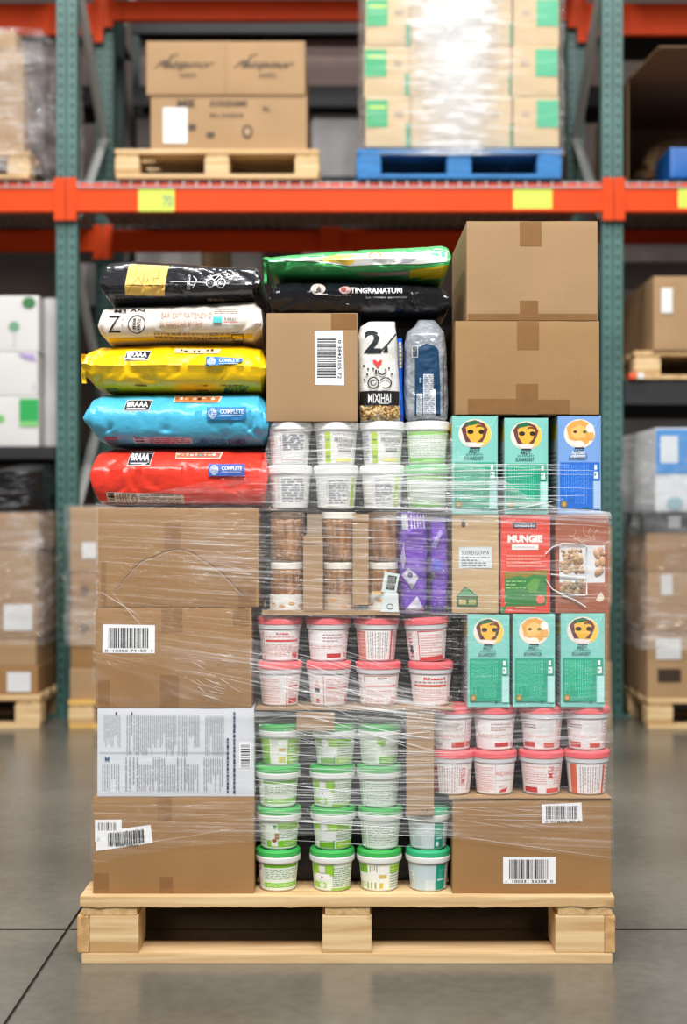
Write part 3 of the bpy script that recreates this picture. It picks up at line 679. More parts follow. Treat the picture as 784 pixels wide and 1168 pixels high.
for (u, v) in ((415, 417), (420, 421), (419, 427), (426, 421), (416, 433), (444, 420), (447, 427), (440, 422)): A.ell(u, v, 1.1, 1.3, BK, n=8)
A.arc(436, 422, 4.5, 5.4, 3.2, 6.2, 1.3, BK, 12) if False else A.arc(436, 423, 4.5, 4.4, 0, 3.14, 1.4, BK, 12); A.rect(428, 427, 430, 422, BK)
A.arc(426, 437, 6, 6.5, 0, 6.3, 1.3, BK); A.arc(426, 437, 3, 2.5, 0, 5, 1.1, BK); A.arc(440, 437, 6.5, 6, 3.6, 8.4, 1.3, BK)
A.rect(410.5, 462, 456, 446, rgb(28, 26, 26)); A.text('MIXIHAI', 420, 459.5, 446, 449, rgb(236), bold=.01); A.rect(433, 460.8, 444, 459.6, rgb(200))
A.build('printed_panel', t)
mb = MB(); r = random.Random(5)
mbw = MB()
for i in range(150):
    px, py = r.uniform(413, 456), r.uniform(463.5, 478.5); p = mp(px, py, .001)
    bm = bmesh.new(); bmesh.ops.create_icosphere(bm, subdivisions=1, radius=.0035 * r.uniform(.6, 1.3)); s = Matrix.Rotation(r.uniform(0, 3), 3, 'Y') @ Matrix.Diagonal((1.6, .7, .9))
    vs = [s @ v.co + p for v in bm.verts]; bm.verts.index_update(); fs = [[v.index for v in f.verts] for f in bm.faces]; bm.free()
    mb.add(vs, fs, r.choice((rgb(206, 172, 112), rgb(176, 130, 70), rgb(226, 200, 150), rgb(140, 96, 50))))
mb.build('grain_window', ink_mat('print_ink_30', .3), t)['kind'] = 'stuff'
t, mp = pouch('narrow blue and cream bag squeezed between the rice-style bag and the clear bag', 'narrow_bag', [(384, 453.5, 460), (400, 453.5, 460.5), (440, 454, 460.5), (480, 456, 461)], mat('royal_blue_film', rgb(20, 92, 200), .3), 9, yf=FY + .025, dep=.08)
A = Art(mp, 2.0); A.rect(454, 420, 460, 389, rgb(206, 196, 160)); A.para(454.6, 419, 459, 391, 6, rgb(120, 120, 90), seed=1); A.build('cream_panel', t)
M_SIL = mat('silvery_clear_film', rgb(176, 182, 190), .22, metal=.35, bump=.8, bscale=(45, 45, 45), var=.25, vscale=(30, 30, 30))
t, mp = pouch('silvery clear bag with a dark blue arched label, beside the stacked brown cartons', 'clear_bag', [(362, 478, 498), (369, 474, 503), (376, 466, 508), (390, 462.5, 510.5), (420, 462, 512), (460, 462, 513), (476, 463, 512), (479.8, 466, 509)], M_SIL, 12, dep=.12, wr=.003)
A = Art(mp, 2.5)
A.poly([(473.5, 475), (473.5, 402), (478, 396), (486, 392), (495, 394), (500.5, 399), (502.5, 440), (502.5, 475)], rgb(16, 62, 98))
A.frame(470, 407, 477, 395, .8, rgb(200)); A.para(471, 406, 476, 396, 3, rgb(90), seed=1); A.rect(475.5, 474, 482, 449, rgb(216, 220, 226)); A.rect(483, 474, 494.5, 427, rgb(216, 220, 226)); A.rect(494, 474, 497, 444, rgb(216, 220, 226)); A.para(484, 473, 496, 428, 26, rgb(120, 132, 150), seed=2, word=.5); A.para(476.2, 473, 481.4, 450, 14, rgb(120, 132, 150), seed=3, word=.5)
A.rect(478.5, 437, 481, 431, rgb(150, 180, 200)); A.para(505, 470, 508, 405, 1, rgb(80, 90, 104), vert=True, word=.05, gap=.5, seed=3)
A.build('blue_label', t)
# ------------------------------------------------------------------ right column: big cartons on top
t, mp = carton('brown carton with a taped flap, topmost of the load at its right end', 532.5, 252, 682, 366, yf=FY - .002, m=M_CB2, z0=Z(366), z1=Z(252, FY - .002), dep=.43, tapes=[(593, 253, 618, 281), (593, 343, 614, 366)], seed=6)
A = Art(mp, 6.0); A.rect(534, 365.4, 681, 358, rgb(144, 108, 70)); A.mb.build('tape_strip', M_TAPE, t)
t, mp = carton('brown taped carton, under the topmost right carton and above the teal and blue cartons', 519.5, 366, 684, 473, yf=FY - .004, m=M_CB3, z0=Z(473), z1=Z(366) - .0005, dep=.44, tapes=[(590, 367, 615, 399), (589, 438, 614, 473)], seed=7)
A = Art(mp, 6.0); A.rect(534, 472, 590, 455, rgb(144, 108, 70)); A.rect(614, 472, 650, 456, rgb(144, 108, 70)); A.mb.build('tape_strip', M_TAPE, t)
# ------------------------------------------------------------------ printed cartons
def pcarton(label, name, q, c, art, side=None, yf=FY, dep=.16, z0=None, z1=None, group=None, cat='carton', rot=0.0, seed=0, rough=.35):
    px0, py0, px1, py1 = q
    x0, x1 = X(px0, yf), X(px1, yf); z0 = Z(py1, yf) if z0 is None else z0; z1 = Z(py0, yf) if z1 is None else z1
    t = thing(name, label, cat, ((x0 + x1) / 2, yf + dep / 2, z0), group)
    body = carton_mesh(x0, x1, z0, z1, yf, dep, .001, seed)
    body.build('body', mat('carton_' + '_'.join(str(int(v * 999)) for v in c[:3]), c, rough), t, smooth=True, auto=.5)
    bv = BVHTree.FromPolygons([tuple(v) for v in body.v], body.f)
    def mp(u, v, e):
        # u, v in 0..1 across the face
        p = Vector((x0 + (x1 - x0) * u, 0, z1 - (z1 - z0) * v)); h = bv.ray_cast(p, Vector((0, 1, 0)))
        return Vector((p.x, (h[0].y if h[0] is not None else yf) - e, p.z))
    A = Art(mp, .12); art(A); A.build('front_print', t)
    if side:
        def ms(u, v, e):
            p = Vector((x0 - .2, yf + dep * u, z1 - (z1 - z0) * v)); h = bv.ray_cast(p, Vector((1, 0, 0)))
            return Vector(((h[0].x if h[0] is not None else x0) - e, p.y, p.z))
        S = Art(ms, .15); S.rect(.02, .99, .98, .01, side); S.rect(.05, .24, .5, .08, rgb(236, 196, 40)); S.para(.1, .9, .9, .35, 12, rgb(120), seed=2); S.build('side_print', t)
    return t
TEAL, TEAL2, BLU1, BLU2 = rgb(134, 206, 196), rgb(46, 164, 132), rgb(122, 164, 222), rgb(44, 110, 206)
def face_art(kind):
    def f(A):
        base, dk = (TEAL, TEAL2) if kind != 'blue' else (BLU1, BLU2)
        A.rect(.0, .999, 1, .001, base); A.ell(.5, .185, .36, .148, rgb(240, 228, 214), n=36)
        if kind == 'dark':
            A.ell(.66, .19, .19, .12, rgb(246, 204, 90)); A.poly([(.2, .13), (.3, .07), (.5, .045), (.7, .08), (.78, .14), (.72, .22), (.66, .27), (.3, .27), (.24, .2)], rgb(110, 62, 66))
            A.poly([(.3, .12), (.45, .08), (.62, .09), (.7, .13), (.66, .22), (.55, .27), (.42, .27), (.32, .2)], rgb(238, 184, 66)); A.poly([(.26, .1), (.4, .055), (.6, .055), (.55, .085), (.42, .1)], rgb(36, 110, 70))
            A.ell(.4, .165, .07, .022, rgb(52, 36, 30)); A.ell(.64, .165, .06, .022, rgb(52, 36, 30)); A.arc(.6, .115, .07, .012, 3.1, 6.3, .016, rgb(120, 70, 40), 8); A.poly([(.3, .28), (.7, .28), (.62, .32), (.38, .32)], rgb(240, 226, 226))
        else:
            A.poly([(.2, .12), (.34, .06), (.55, .045), (.72, .08), (.78, .2), (.7, .28), (.55, .31), (.4, .26), (.26, .24)], rgb(234, 170, 84)); A.poly([(.3, .14), (.5, .09), (.66, .13), (.64, .22), (.4, .24), (.32, .2)], rgb(244, 196, 116))
            A.ell(.4, .165, .045, .014, rgb(84, 64, 40)); A.ell(.62, .165, .045, .016, rgb(92, 110, 50)); A.ell(.74, .13, .09, .045, rgb(244, 240, 234)); A.ell(.48, .29, .13, .036, rgb(246, 236, 224)); A.ell(.77, .21, .07, .04, rgb(236, 176, 92))
        A.quad([(.38, .335), (.62, .335), (.6, .322), (.4, .322)], rgb(46, 50, 56)); INK = rgb(24, 74, 76) if kind != 'blue' else rgb(30, 54, 70)
        if kind == 'blue': A.poly([(.28, .43), (.64, .43), (.62, .36), (.34, .36)], rgb(206, 220, 240))
        A.text('ARDT.', .36, .38, .62, .345, INK, bold=.02); A.text('JOUTRASTY', .3, .405, .68, .388, INK, bold=.02); A.text('EUUARDEST' if kind != 'pale' else 'BOORRFCIR', .26, .45, .68, .415, INK, bold=.01)
        A.rect(.05, .94, .8, .475, dk); A.rect(.78, .655, .96, .475, dk); A.rect(.82, .95, .98, .665, tuple(min(1, x * 1.15) for x in rgb(170, 216, 212)[:3]) + (1,) if kind != 'blue' else rgb(170, 198, 234))
        A.para(.09, .9, .72, .5, 15, tuple(min(1, x * 1.9 + .05) for x in dk[:3]) + (1,), vert=True, seed=3, word=.09, fill=.3)
        A.rect(.84, .55, .9, .5, rgb(225, 240, 236)); A.rect(.83, .64, .93, .57, rgb(225, 240, 236)); A.ell(.86, .6, .02, .01, dk)
        A.ell(.14, .9, .075, .036, rgb(150, 128, 64)); A.ell(.14, .9, .04, .02, rgb(196, 170, 100)); A.ell(.68, .94, .03, .012, rgb(16, 120, 90))
    return f
SW = rgb(204, 210, 212); G = 'upright animal-face cartons'
Zc1, Zc2 = Z(806.5), Z(699.5); Zc3 = Z(586.3); Zc4 = Z(474)
for (q, k, lb, z0, z1) in (((516, 474, 568, 582), 'dark', 'upper teal carton with a dark-eyed face roundel, directly right of the white tubs', Zc3, Zc4),
      ((575.5, 476.5, 625.5, 584), 'dark', 'teal carton with a dark-eyed face roundel, standing next to the blue carton', Zc3, Z(476.5)),
      ((636.5, 473.5, 686, 582), 'blue', 'blue carton with an orange cat roundel, at the right end under the big cartons', Zc3, Zc4),
      ((533.5, 701, 581.5, 808), 'dark', 'teal carton with a dark-eyed face roundel, leftmost of three on the pink tubs', Zc1, Z(701)),
      ((585.5, 700, 633.5, 806), 'pale', 'teal carton with a pale orange face roundel, middle of three on the pink tubs', Zc1, Z(700)),
      ((640, 699.5, 690, 806), 'dark', 'teal carton with a dark-eyed face roundel, rightmost of three on the pink tubs', Zc1, Zc2)):
    pcarton(lb, 'food_carton', q, TEAL if k != 'blue' else BLU1, face_art(k), side=SW, z0=z0, z1=z1, group=G, dep=.17)
def art_brown(A):
    A.ell(.24, .095, .045, .03, rgb(70, 66, 62)); A.ell(.24, .055, .03, .014, rgb(110, 100, 80))
    A.rect(.14, .545, .86, .325, rgb(196, 202, 204)); A.rect(.155, .538, .845, .332, rgb(214, 219, 221)); A.text('SUSREHLOWA', .2, .405, .8, .365, rgb(84, 92, 90)); A.para(.2, .53, .8, .42, 4, rgb(120, 128, 128), seed=4, word=.16)
    A.poly([(.1, .83), (.55, .83), (.42, .77), (.28, .735)], rgb(104, 160, 116)); A.line([(.1, .83), (.28, .735), (.55, .83)], .012, rgb(64, 120, 80)); A.rect(.1, .93, .55, .84, rgb(58, 110, 70)); A.rect(.14, .91, .3, .86, rgb(206, 178, 120)); A.rect(.35, .91, .51, .86, rgb(170, 170, 100))
pcarton('plain kraft bag-in-box with a small grey label and green house mark, beside the purple pouches', 'kraft_carton', (516, 588, 569, 699.5), rgb(196, 166, 124), art_brown, z0=Zc2 + .0004, z1=Zc3 - .002, rough=.7, seed=2)
def art_red(A):
    A.rect(0, 1, 1, 0, rgb(226, 74, 58)); A.quad([(0, 1), (1, 1), (1, .56), (0, .585)], rgb(52, 132, 62)); A.poly([(.0, .66), (.0, .575), (.4, .585), (1, .56), (1, .62), (.7, .6), (.5, .64), (.3, .61)], rgb(150, 130, 50))
    A.rect(.24, .135, .72, .075, rgb(44, 50, 84)); A.text('oneorado', .28, .122, .69, .09, rgb(225), bold=.02); A.text('MUNGIE', .14, .28, .84, .205, rgb(246, 240, 236), bold=.06); A.rect(.22, .355, .76, .3, rgb(238, 232, 228)); A.para(.26, .335, .72, .32, 1, rgb(150), seed=2)
    A.para(.12, .54, .9, .4, 4, rgb(240, 150, 134), seed=4, word=.06); A.para(.1, .76, .5, .66, 3, rgb(140, 196, 120), seed=5, word=.2); A.poly([(.5, .72), (.66, .64), (.8, .66), (.72, .78), (.58, .8)], rgb(96, 160, 70)); A.ell(.8, .86, .09, .045, rgb(236, 120, 104)); A.para(.3, .96, .7, .93, 1, rgb(150, 200, 130), seed=8)
pcarton('red and green printed carton, between the kraft bag-in-box and the brown nut carton', 'snack_carton', (571.5, 588, 628, 699.5), rgb(226, 74, 58), art_red, z0=Zc2 + .0004, z1=Zc3 - .002, seed=3)
def art_nut(A):
    A.rect(0, 1, 1, 0, rgb(166, 94, 66)); A.rect(0, .69, 1, .315, rgb(226, 226, 230)); A.rect(0, .9, .62, .69, rgb(170, 110, 80)); A.poly([(.76, .87), (.8, .82), (.86, .785), (.92, .84), (.9, .87), (.84, .885)], rgb(226, 212, 190))
    for k in range(6): A.arc(.3 + .1 * k, .16 + .03 * (k % 3), .08, .06, .5 * k, .5 * k + 2.2, .014, rgb(206, 150, 126), 8)
tn = pcarton('brown carton with a white band and windows showing nuts, at the right load edge', 'nut_carton', (634, 586, 694.5, 698), rgb(166, 94, 66), art_nut, z0=Zc2 + .0004, z1=Zc3 - .001, seed=4, dep=.17)
def lumps(parent, name, q, n, s, cols, yf=FY, seed=1, flat=.5):
    r = random.Random(seed); mb = MB()
    for i in range(n):
        px, py = r.uniform(q[0], q[2]), r.uniform(q[1], q[3]); bm = bmesh.new(); bmesh.ops.create_icosphere(bm, subdivisions=2, radius=s * r.uniform(.7, 1.3))
        S = Matrix.Rotation(r.uniform(0, 3), 3, 'Y') @ Matrix.Diagonal((1.25, flat, .8)); p = Vector((X(px, yf), yf - .001, Z(py, yf)))
        bm.verts.index_update(); mb.add([S @ v.co + p for v in bm.verts], [[v.index for v in f.verts] for f in bm.faces], r.choice(cols)); bm.free()
    o = mb.build(name, ink_mat('print_ink_35', .35), parent, smooth=True); o['kind'] = 'stuff'; return o
NC = [rgb(196, 164, 128), rgb(180, 146, 110), rgb(214, 186, 150), rgb(156, 118, 84)]
lumps(tn, 'nut_window', (641, 628, 665, 652), 60, .006, NC, seed=1)
lumps(tn, 'nut_window', (640, 664, 664, 676), 34, .0055, [rgb(120, 112, 96), rgb(150, 132, 104), rgb(176, 150, 118)], seed=2)
lumps(tn, 'nut_window', (680, 628, 687, 654), 9, .0085, [rgb(206, 164, 128), rgb(190, 146, 112)], seed=3)
mb = MB()
for p in ([(622, 632), (630, 624), (641, 620), (668, 621)], [(628, 655), (645, 657), (668, 659)], [(640, 678), (655, 684), (668, 692)], [(622, 660), (630, 672), (640, 677), (668, 679)], [(669, 624), (669, 678)]):
    pts = []
    for a, c in zip(p[:-1], p[1:]):
        for k in range(5): pts.append((X(a[0] + (c[0] - a[0]) * k / 5), FY - .006, Z(a[1] + (c[1] - a[1]) * k / 5)))
    pts.append((X(p[-1][0]), FY - .005, Z(p[-1][1]))); mb.tube(pts, .0014, 6)
mb.build('window_rim', mat('clear_rim', rgb(226, 230, 232), .2), tn, smooth=True)
# ------------------------------------------------------------------ right bottom carton
t, mp = carton('brown carton with two separate barcode labels, on the pallet at its right end', 516.5, 911, 697, 1021.5, z0=ZD, z1=Z(911), dep=.5, tapes=[], seed=8, bulge=.003)
barcode_label(t, mp, [(618.5, 939), (664.5, 937), (663.5, 915.5), (618, 917.5)], (623, 919, 659.5, 934), seed=12, n=24, text=[('0 03850 40 1', (622, 938, 661, 935.5))])
barcode_label(t, mp, [(574, 1007.5), (634, 1007.5), (634, 977), (574, 977)], (581, 980, 626, 1002.5), seed=13, n=27, text=[('1  100031 53208  0', (577, 1006.5, 631, 1003.5))])
# ------------------------------------------------------------------ tubs
M_TUB = mat('white_tub_plastic', rgb(232, 232, 230), .3, sss=.1); M_NECK = mat('milky_tub_plastic', rgb(214, 214, 218), .35)
LIDS = {'pink': mat('pink_lid_plastic', rgb(238, 104, 110), .35), 'green': mat('green_lid_plastic', rgb(64, 176, 84), .35), 'teal': mat('teal_green_lid_plastic', rgb(52, 176, 120), .35), 'white': mat('white_lid_plastic', rgb(238, 238, 238), .35)}
TUB = {'pink': (0.1013, .0520, .0405, .0475), 'green': (0.0952, .0512, .0405, .0465), 'white': (0.1002, .0520, .0420, .0478)}
TUB['teal'] = TUB['green']
PROTO = {}
def tub_proto(kind):
    if kind in PROTO: return PROTO[kind]
    H, rl, rb, rt = TUB[kind]; o = {}
    zr = H * .72 if kind != 'white' else H * .78
    body = MB().lathe([(rb * .93, 0.0), (rb, .003), (rt, zr), (rt + .0012, zr + .001), (rl - .002, zr + H * .05), (rl - .002, H * .9)], 48)
    o['tub_body'] = (body, M_TUB if kind != 'pink' else M_NECK)
    zl = {'pink': H * .83, 'green': H * .84, 'teal': H * .84, 'white': H * .79}[kind]
    lid = MB().lathe([(rl - .0005, zl), (rl + .0006, zl + .0015), (rl + .0003, H - .005), (rl - .003, H - .0012), (rl - .006, H - .0002), (rl - .009, H - .0002), (rl - .0115, H - .0022), (0.002, H - .0022)], 48)
    o['lid'] = (lid, LIDS[kind])
    if kind in ('green', 'teal'):
        rim = MB().lathe([(rl - .003, H * .7), (rl + .0002, H * .705), (rl + .0012, H * .745), (rl + .0012, H * .82), (rl - .001, H * .84)], 48); o['rim'] = (rim, M_TUB)
    else:
        rim = MB().lathe([(rl - .004, zr + .001), (rl - .0015, zr + .002), (rl - .001, zl), (rl - .003, zl + .001)], 48, cap=True); o['rim'] = (rim, M_NECK if kind == 'pink' else M_TUB)
    objs = {k: v[0].build(k, v[1], None, smooth=True, auto=.6) for k, v in o.items()}
    ms = {k: ob.data for k, ob in objs.items()}
    for ob in objs.values(): bpy.data.objects.remove(ob)
    PROTO[kind] = ms; return ms
def tub(kind, label, pxc, z, art, yf=FY + .002, group=None, rot=0, tilt=0, lidm=None):
    H, rl, rb, rt = TUB[kind]; ms = tub_proto(kind); yc = yf + rl
    t = thing('plastic_tub', label, 'tub', (X(pxc, yc - .02), yc, z), group)
    for k, me in ms.items():
        o = bpy.data.objects.new(k, me); C.objects.link(o); o.parent = t
    zr = (H * .72 if kind == 'pink' else H * .69 if kind in ('green', 'teal') else H * .77)
    def mp(u, v, e):
        # u -1..1 over the visible half, v 0 (top) .. 1 (bottom)
        zz = .003 + (zr - .005) * (1 - v) if False else (.004 + (zr - .006) * (1 - v)); a = u * 1.35
        rr_ = rb + (rt - rb) * zz / (H * .72) + e; return Vector((rr_ * math.sin(a), -rr_ * math.cos(a), zz)) + Vector(t['_o'])
    A = Art(mp, .08, lay=.00008); art(A); A.build('label_print', t)
    t.rotation_euler = (0, math.radians(tilt), math.radians(rot)); return t
RD, RDL, PK = rgb(214, 62, 54), rgb(226, 160, 154), rgb(238, 214, 212)
def pa(A):   # red rule, fine print, red block
    A.rect(-1, 1, 1, 0, rgb(240, 234, 234)); A.para(-.95, .9, -.72, .1, 3, rgb(160, 110, 112), vert=True, seed=2); A.rect(-.66, .98, -.63, .04, RD); A.text('Rurtase', -.1, .14, .35, .06, RD, bold=.03); A.para(-.55, .26, .6, .17, 1, RDL, seed=3); A.rect(-.55, .38, .82, .31, RD); A.para(-.55, .88, .8, .44, 8, RDL, seed=5); A.rect(.55, .96, .85, .76, RD)
def pb(A):
    A.rect(-1, 1, 1, 0, rgb(240, 234, 234)); A.poly([(-.8, .2), (-.2, .05), (.1, .3), (-.3, .5), (-.7, .45)], rgb(248)); A.para(-.2, .4, .6, .1, 3, rgb(190, 150, 150), seed=3); A.para(-.8, .62, .8, .5, 2, RDL, seed=6); A.rect(-.05, .92, .55, .78, rgb(200, 30, 40)); A.rect(.68, .9, .85, .76, RDL)
def pc(A):
    A.rect(-1, 1, 1, 0, rgb(240, 234, 234)); A.rect(-1, 1, -.45, .02, rgb(222, 134, 122)); A.para(-.95, .8, -.5, .06, 8, rgb(236, 190, 180), seed=2); A.rect(-.42, .98, .5, .02, rgb(244, 242, 242)); A.para(-.38, .95, .44, .06, 9, rgb(150, 120, 122), vert=True, seed=7, fill=.3); A.rect(.54, 1, .62, 0, RD); A.para(.66, .95, .95, .05, 3, RD, vert=True, seed=4, word=.05)
def pd(A):
    A.rect(-1, 1, 1, 0, rgb(240, 234, 234)); A.text('SIUPI', -.82, .9, -.62, .06, RD, rot=-90); A.frame(-.35, .98, .7, .04, .035, RD); A.para(-.27, .88, .6, .12, 9, RDL, seed=2, word=.05); A.quad([(-.3, .98), (.7, .98), (.7, .86), (-.3, .9)], RD); A.rect(-.8, .75, -.6, .5, rgb(80, 70, 80))
def pe(A):
    A.rect(-1, 1, 1, 0, rgb(240, 234, 234)); A.para(-.8, .95, .05, .1, 11, RDL, seed=12, word=.08); A.rect(.28, 1, .31, .02, RD); A.para(.38, .3, .8, .1, 3, RDL, seed=1); A.rect(.38, .4, .8, .34, RD); A.para(.38, .75, .8, .45, 4, RDL, seed=8); A.rect(.38, .96, .82, .78, RD)
def pf(A):
    A.rect(-1, 1, 1, 0, rgb(240, 234, 234)); A.rect(-.55, .6, -.35, .45, rgb(60, 60, 80)); A.poly([(-.6, .45), (-.3, .45), (-.45, .15)], RDL); A.rect(-.2, 1, -.17, .02, RD); A.para(-.1, .35, .85, .1, 3, RDL, seed=6); A.rect(-.1, .46, .85, .39, RD); A.para(-.1, .9, .7, .5, 7, RDL, seed=2); A.ell(.85, .84, .12, .12, rgb(190, 40, 50)); A.ell(-.45, .88, .09, .08, RD)
def pg(A):
    A.rect(-1, 1, 1, 0, rgb(240, 234, 234)); A.para(-.95, .9, -.72, .1, 3, rgb(160, 110, 112), vert=True, seed=2); A.frame(-.6, .97, .86, .04, .03, rgb(200, 120, 116)); A.text('wsus', -.05, .14, .3, .07, rgb(130, 50, 60), bold=.02); A.rect(-.5, .4, .8, .34, rgb(226, 110, 110)); A.para(-.5, .92, .5, .5, 7, RDL, seed=9); A.rect(.5, .94, .84, .74, RD)
def ph(A):
    A.rect(-1, 1, 1, 0, rgb(240, 234, 234)); A.text('Rhess3', -.3, .17, .55, .07, RD, bold=.04); A.rect(-.75, .4, .6, .32, rgb(214, 80, 60)); A.para(-.75, .9, .55, .46, 7, RDL, seed=4, word=.07); A.rect(.68, 1, .7, .02, RD); A.rect(.78, .94, .98, .75, RD); A.para(-.7, .28, .6, .2, 1, rgb(170, 110, 110), seed=3)
def pi(A):   # serif word
    A.rect(-1, 1, 1, 0, rgb(240, 234, 234)); A.para(-.98, .95, -.1, .08, 12, RDL, seed=5, word=.07); A.rect(-.05, .98, -.03, .02, rgb(200, 170, 170)); A.text('RIDIASUDI', 0, .38, .95, .22, RD, bold=-.01); A.rect(0, .56, .95, .54, rgb(210, 180, 180)); A.poly([(.1, .95), (.2, .85), (.4, .82), (.5, .76), (.42, .94)], RD); A.para(.1, .8, .35, .7, 2, RDL, seed=3)
def pj(A):
    A.rect(-1, 1, 1, 0, rgb(240, 234, 234)); A.rect(-1, .98, -.6, .02, rgb(190, 80, 70)); A.para(-.55, .95, .3, .08, 9, rgb(160, 120, 120), vert=True, seed=7, fill=.3); A.text('KOSUMO', .3, .75, .5, .12, RD, rot=-90); A.para(.6, .9, .8, .2, 3, RDL, vert=True, seed=4)
def pk(A):
    A.rect(-1, 1, 1, 0, rgb(236, 230, 230)); A.rect(-.7, .4, .2, .1, rgb(214, 208, 204)); A.para(-.3, .38, .35, .12, 4, rgb(170, 160, 150), seed=5); A.rect(.5, .98, .54, .02, RDL); A.para(.6, .7, .95, .1, 5, RDL, seed=2); A.para(-.8, .68, .45, .5, 3, rgb(226, 170, 170), seed=4); A.rect(-.05, .94, .5, .76, rgb(206, 54, 44)); A.rect(.58, .92, .9, .76, rgb(206, 54, 44)); A.text('I4Sd', -.8, .9, -.45, .76, rgb(160, 80, 90))
def pl(A):
    A.rect(-1, 1, 1, 0, rgb(240, 234, 234)); A.rect(-.8, 1, -.5, .02, rgb(226, 108, 74)); A.para(-.4, .95, .45, .08, 9, rgb(150, 130, 130), vert=True, seed=3, fill=.3); A.rect(.52, 1, .64, .04, rgb(222, 96, 70)); A.para(.72, .9, .95, .1, 6, rgb(160, 130, 130), seed=3)
def pm(A):
    A.rect(-1, 1, 1, 0, rgb(240, 234, 234)); A.para(-.85, .7, .1, .06, 8, RDL, seed=11); A.text('PLMI', .15, .5, .38, .08, RD, rot=-90); A.para(.4, .7, .7, .1, 8, RDL, seed=4); A.rect(.74, 1, .76, .02, RD); A.rect(-.85, .96, -.25, .78, rgb(196, 50, 54)); A.rect(.1, .96, .72, .82, rgb(222, 80, 66))
def pn(A):
    A.rect(-1, 1, 1, 0, rgb(238, 232, 232)); A.rect(-.2, .52, .35, .1, rgb(228, 226, 226)); A.para(-.8, .3, -.3, .14, 2, rgb(120, 90, 90), seed=3); A.para(-.7, .62, .5, .54, 2, RDL, seed=5); A.rect(.5, .98, .53, .02, RDL); A.para(.6, .9, .95, .1, 8, RDL, seed=4); A.rect(-.9, .94, -.35, .76, rgb(206, 60, 46)); A.rect(.0, .94, .45, .78, rgb(214, 84, 60))
G = 'pink-lidded tubs'
H = TUB['pink'][0]
ZS = Z(807) + .0005             # tier sheet top
# tier sheets
def sheet(label, px0, px1, z, dep, th=.004, yf=FY - .004, name='cardboard_sheet', up=0.0, m=None):
    t = thing(name, label, 'tier sheet', ((X(px0) + X(px1)) / 2, yf + dep / 2, z), None)
    mb = MB().box(X(px0), X(px1), yf, yf + dep, z, z + th, bev=.0008)
    if up: mb.box(X(px0), X(px1), yf, yf + .0025, z, z + up, bev=.0006)
    mb.build('sheet', m or M_CB2, t); return t
sheet('thin cardboard tier sheet under the pink tubs of the middle column', 292, 519, ZS - .006, .42, .0055)
def row(kind, xs, z, arts, labels, group, yf=FY + .002, tilts=None, rots=None):
    for i, (x, a, l) in enumerate(zip(xs, arts, labels)):
        tub(kind, l, x, z, a, yf, group, tilt=(tilts or [0] * 9)[i], rot=(rots or [0] * 9)[i])
om = ('leftmost', 'second from the left', 'third from the left', 'rightmost')
row('pink', (319, 374.5, 430, 488), ZS + H + .0004, (pa, pb, pc, pd), [f'pink-lidded tub, {o}, upper row of middle pink tubs, {d}' for o, d in zip(om, ('red rule and print', 'short red foot bar', 'salmon left panel', 'tilted, red frame'))], G, tilts=[0, 0, 0, -2.5])
row('pink', (319, 375, 432, 492), ZS, (pe, pf, pg, ph), [f'pink-lidded tub, {o}, lower row of middle pink tubs, {d}' for o, d in zip(om, ('half print half panel', 'dot at lower right', 'framed panel', 'red word above rule'))], G)
z = Z(911) + .0045
sheet('thin cardboard tier sheet on the lower right carton under the pink tubs', 512, 697, Z(911) + .0005, .42, .0035)
HB = (Zc1 - .0008 - z) / 2; sc = HB / H
row('pink', (516, 565, 619, 671), z + H * 1.0, (pk, pb, pn, pn), [f'pink-lidded tub, {o}, upper row on lower right carton, {d}' for o, d in zip(om, ('beside the cardboard strip', 'single red foot bar', 'two red foot bars', 'lid overhanging edge'))], G)
row('pink', (516, 565, 619, 671), z, (pj, pi, pm, pl), [f'pink-lidded tub, {o}, lower row on lower right carton, {d}' for o, d in zip(om, ('dark red side panel', 'serif red word', 'upright red word', 'orange side stripe'))], G)
LG, DG, GG, PG = rgb(146, 200, 50), rgb(110, 176, 36), rgb(90, 130, 90), rgb(226, 236, 222)
def ga(A):
    A.rect(-1, 1, 1, 0, PG); A.rect(-.55, .14, .9, .02, DG); A.rect(-.55, .9, .95, .72, rgb(130, 204, 60)); A.para(-.5, .6, .9, .18, 7, GG, seed=3, fill=.3); A.rect(-1, .6, -.62, .3, rgb(240)); A.ell(-.82, .15, .12, .14, rgb(150, 110, 110)); A.ell(-.82, .15, .07, .08, PG); A.para(-.4, .87, .8, .75, 2, rgb(220, 240, 190), seed=2)
def gb(A):
    A.rect(-1, 1, 1, 0, PG); A.rect(-.9, .45, .1, .03, LG); A.frame(-.52, .35, -.22, .06, .04, rgb(170, 170, 180)); A.rect(-.5, .33, -.24, .08, rgb(226, 230, 220)); A.rect(-.7, .62, -.05, .38, rgb(240)); A.rect(-.8, .92, -.2, .7, rgb(160, 210, 90)); A.ell(-.38, .82, .12, .1, rgb(226, 230, 220)); A.para(.05, .88, .9, .12, 10, GG, seed=5, fill=.3); A.rect(0, 1, .95, .92, LG); A.rect(-.4, .55, -.34, .47, rgb(60))
def gc(A):
    A.rect(-1, 1, 1, 0, PG); A.rect(-.95, .35, -.5, .03, DG); A.rect(-.45, .98, -.05, .04, rgb(236, 238, 230)); A.rect(0, .98, .35, .04, rgb(240, 240, 234)); A.para(-.42, .3, -.08, .06, 4, rgb(150, 150, 130), vert=True, seed=3); A.rect(-.04, .55, .25, .4, rgb(206, 184, 110)); A.rect(-.02, .93, .12, .72, rgb(220, 190, 70)); A.rect(.38, .34, .95, .03, rgb(170, 220, 70)); A.para(.42, .94, .95, .1, 8, GG, seed=8, fill=.3); A.para(-.9, .95, -.1, .7, 5, rgb(160, 180, 110), vert=True, seed=5)
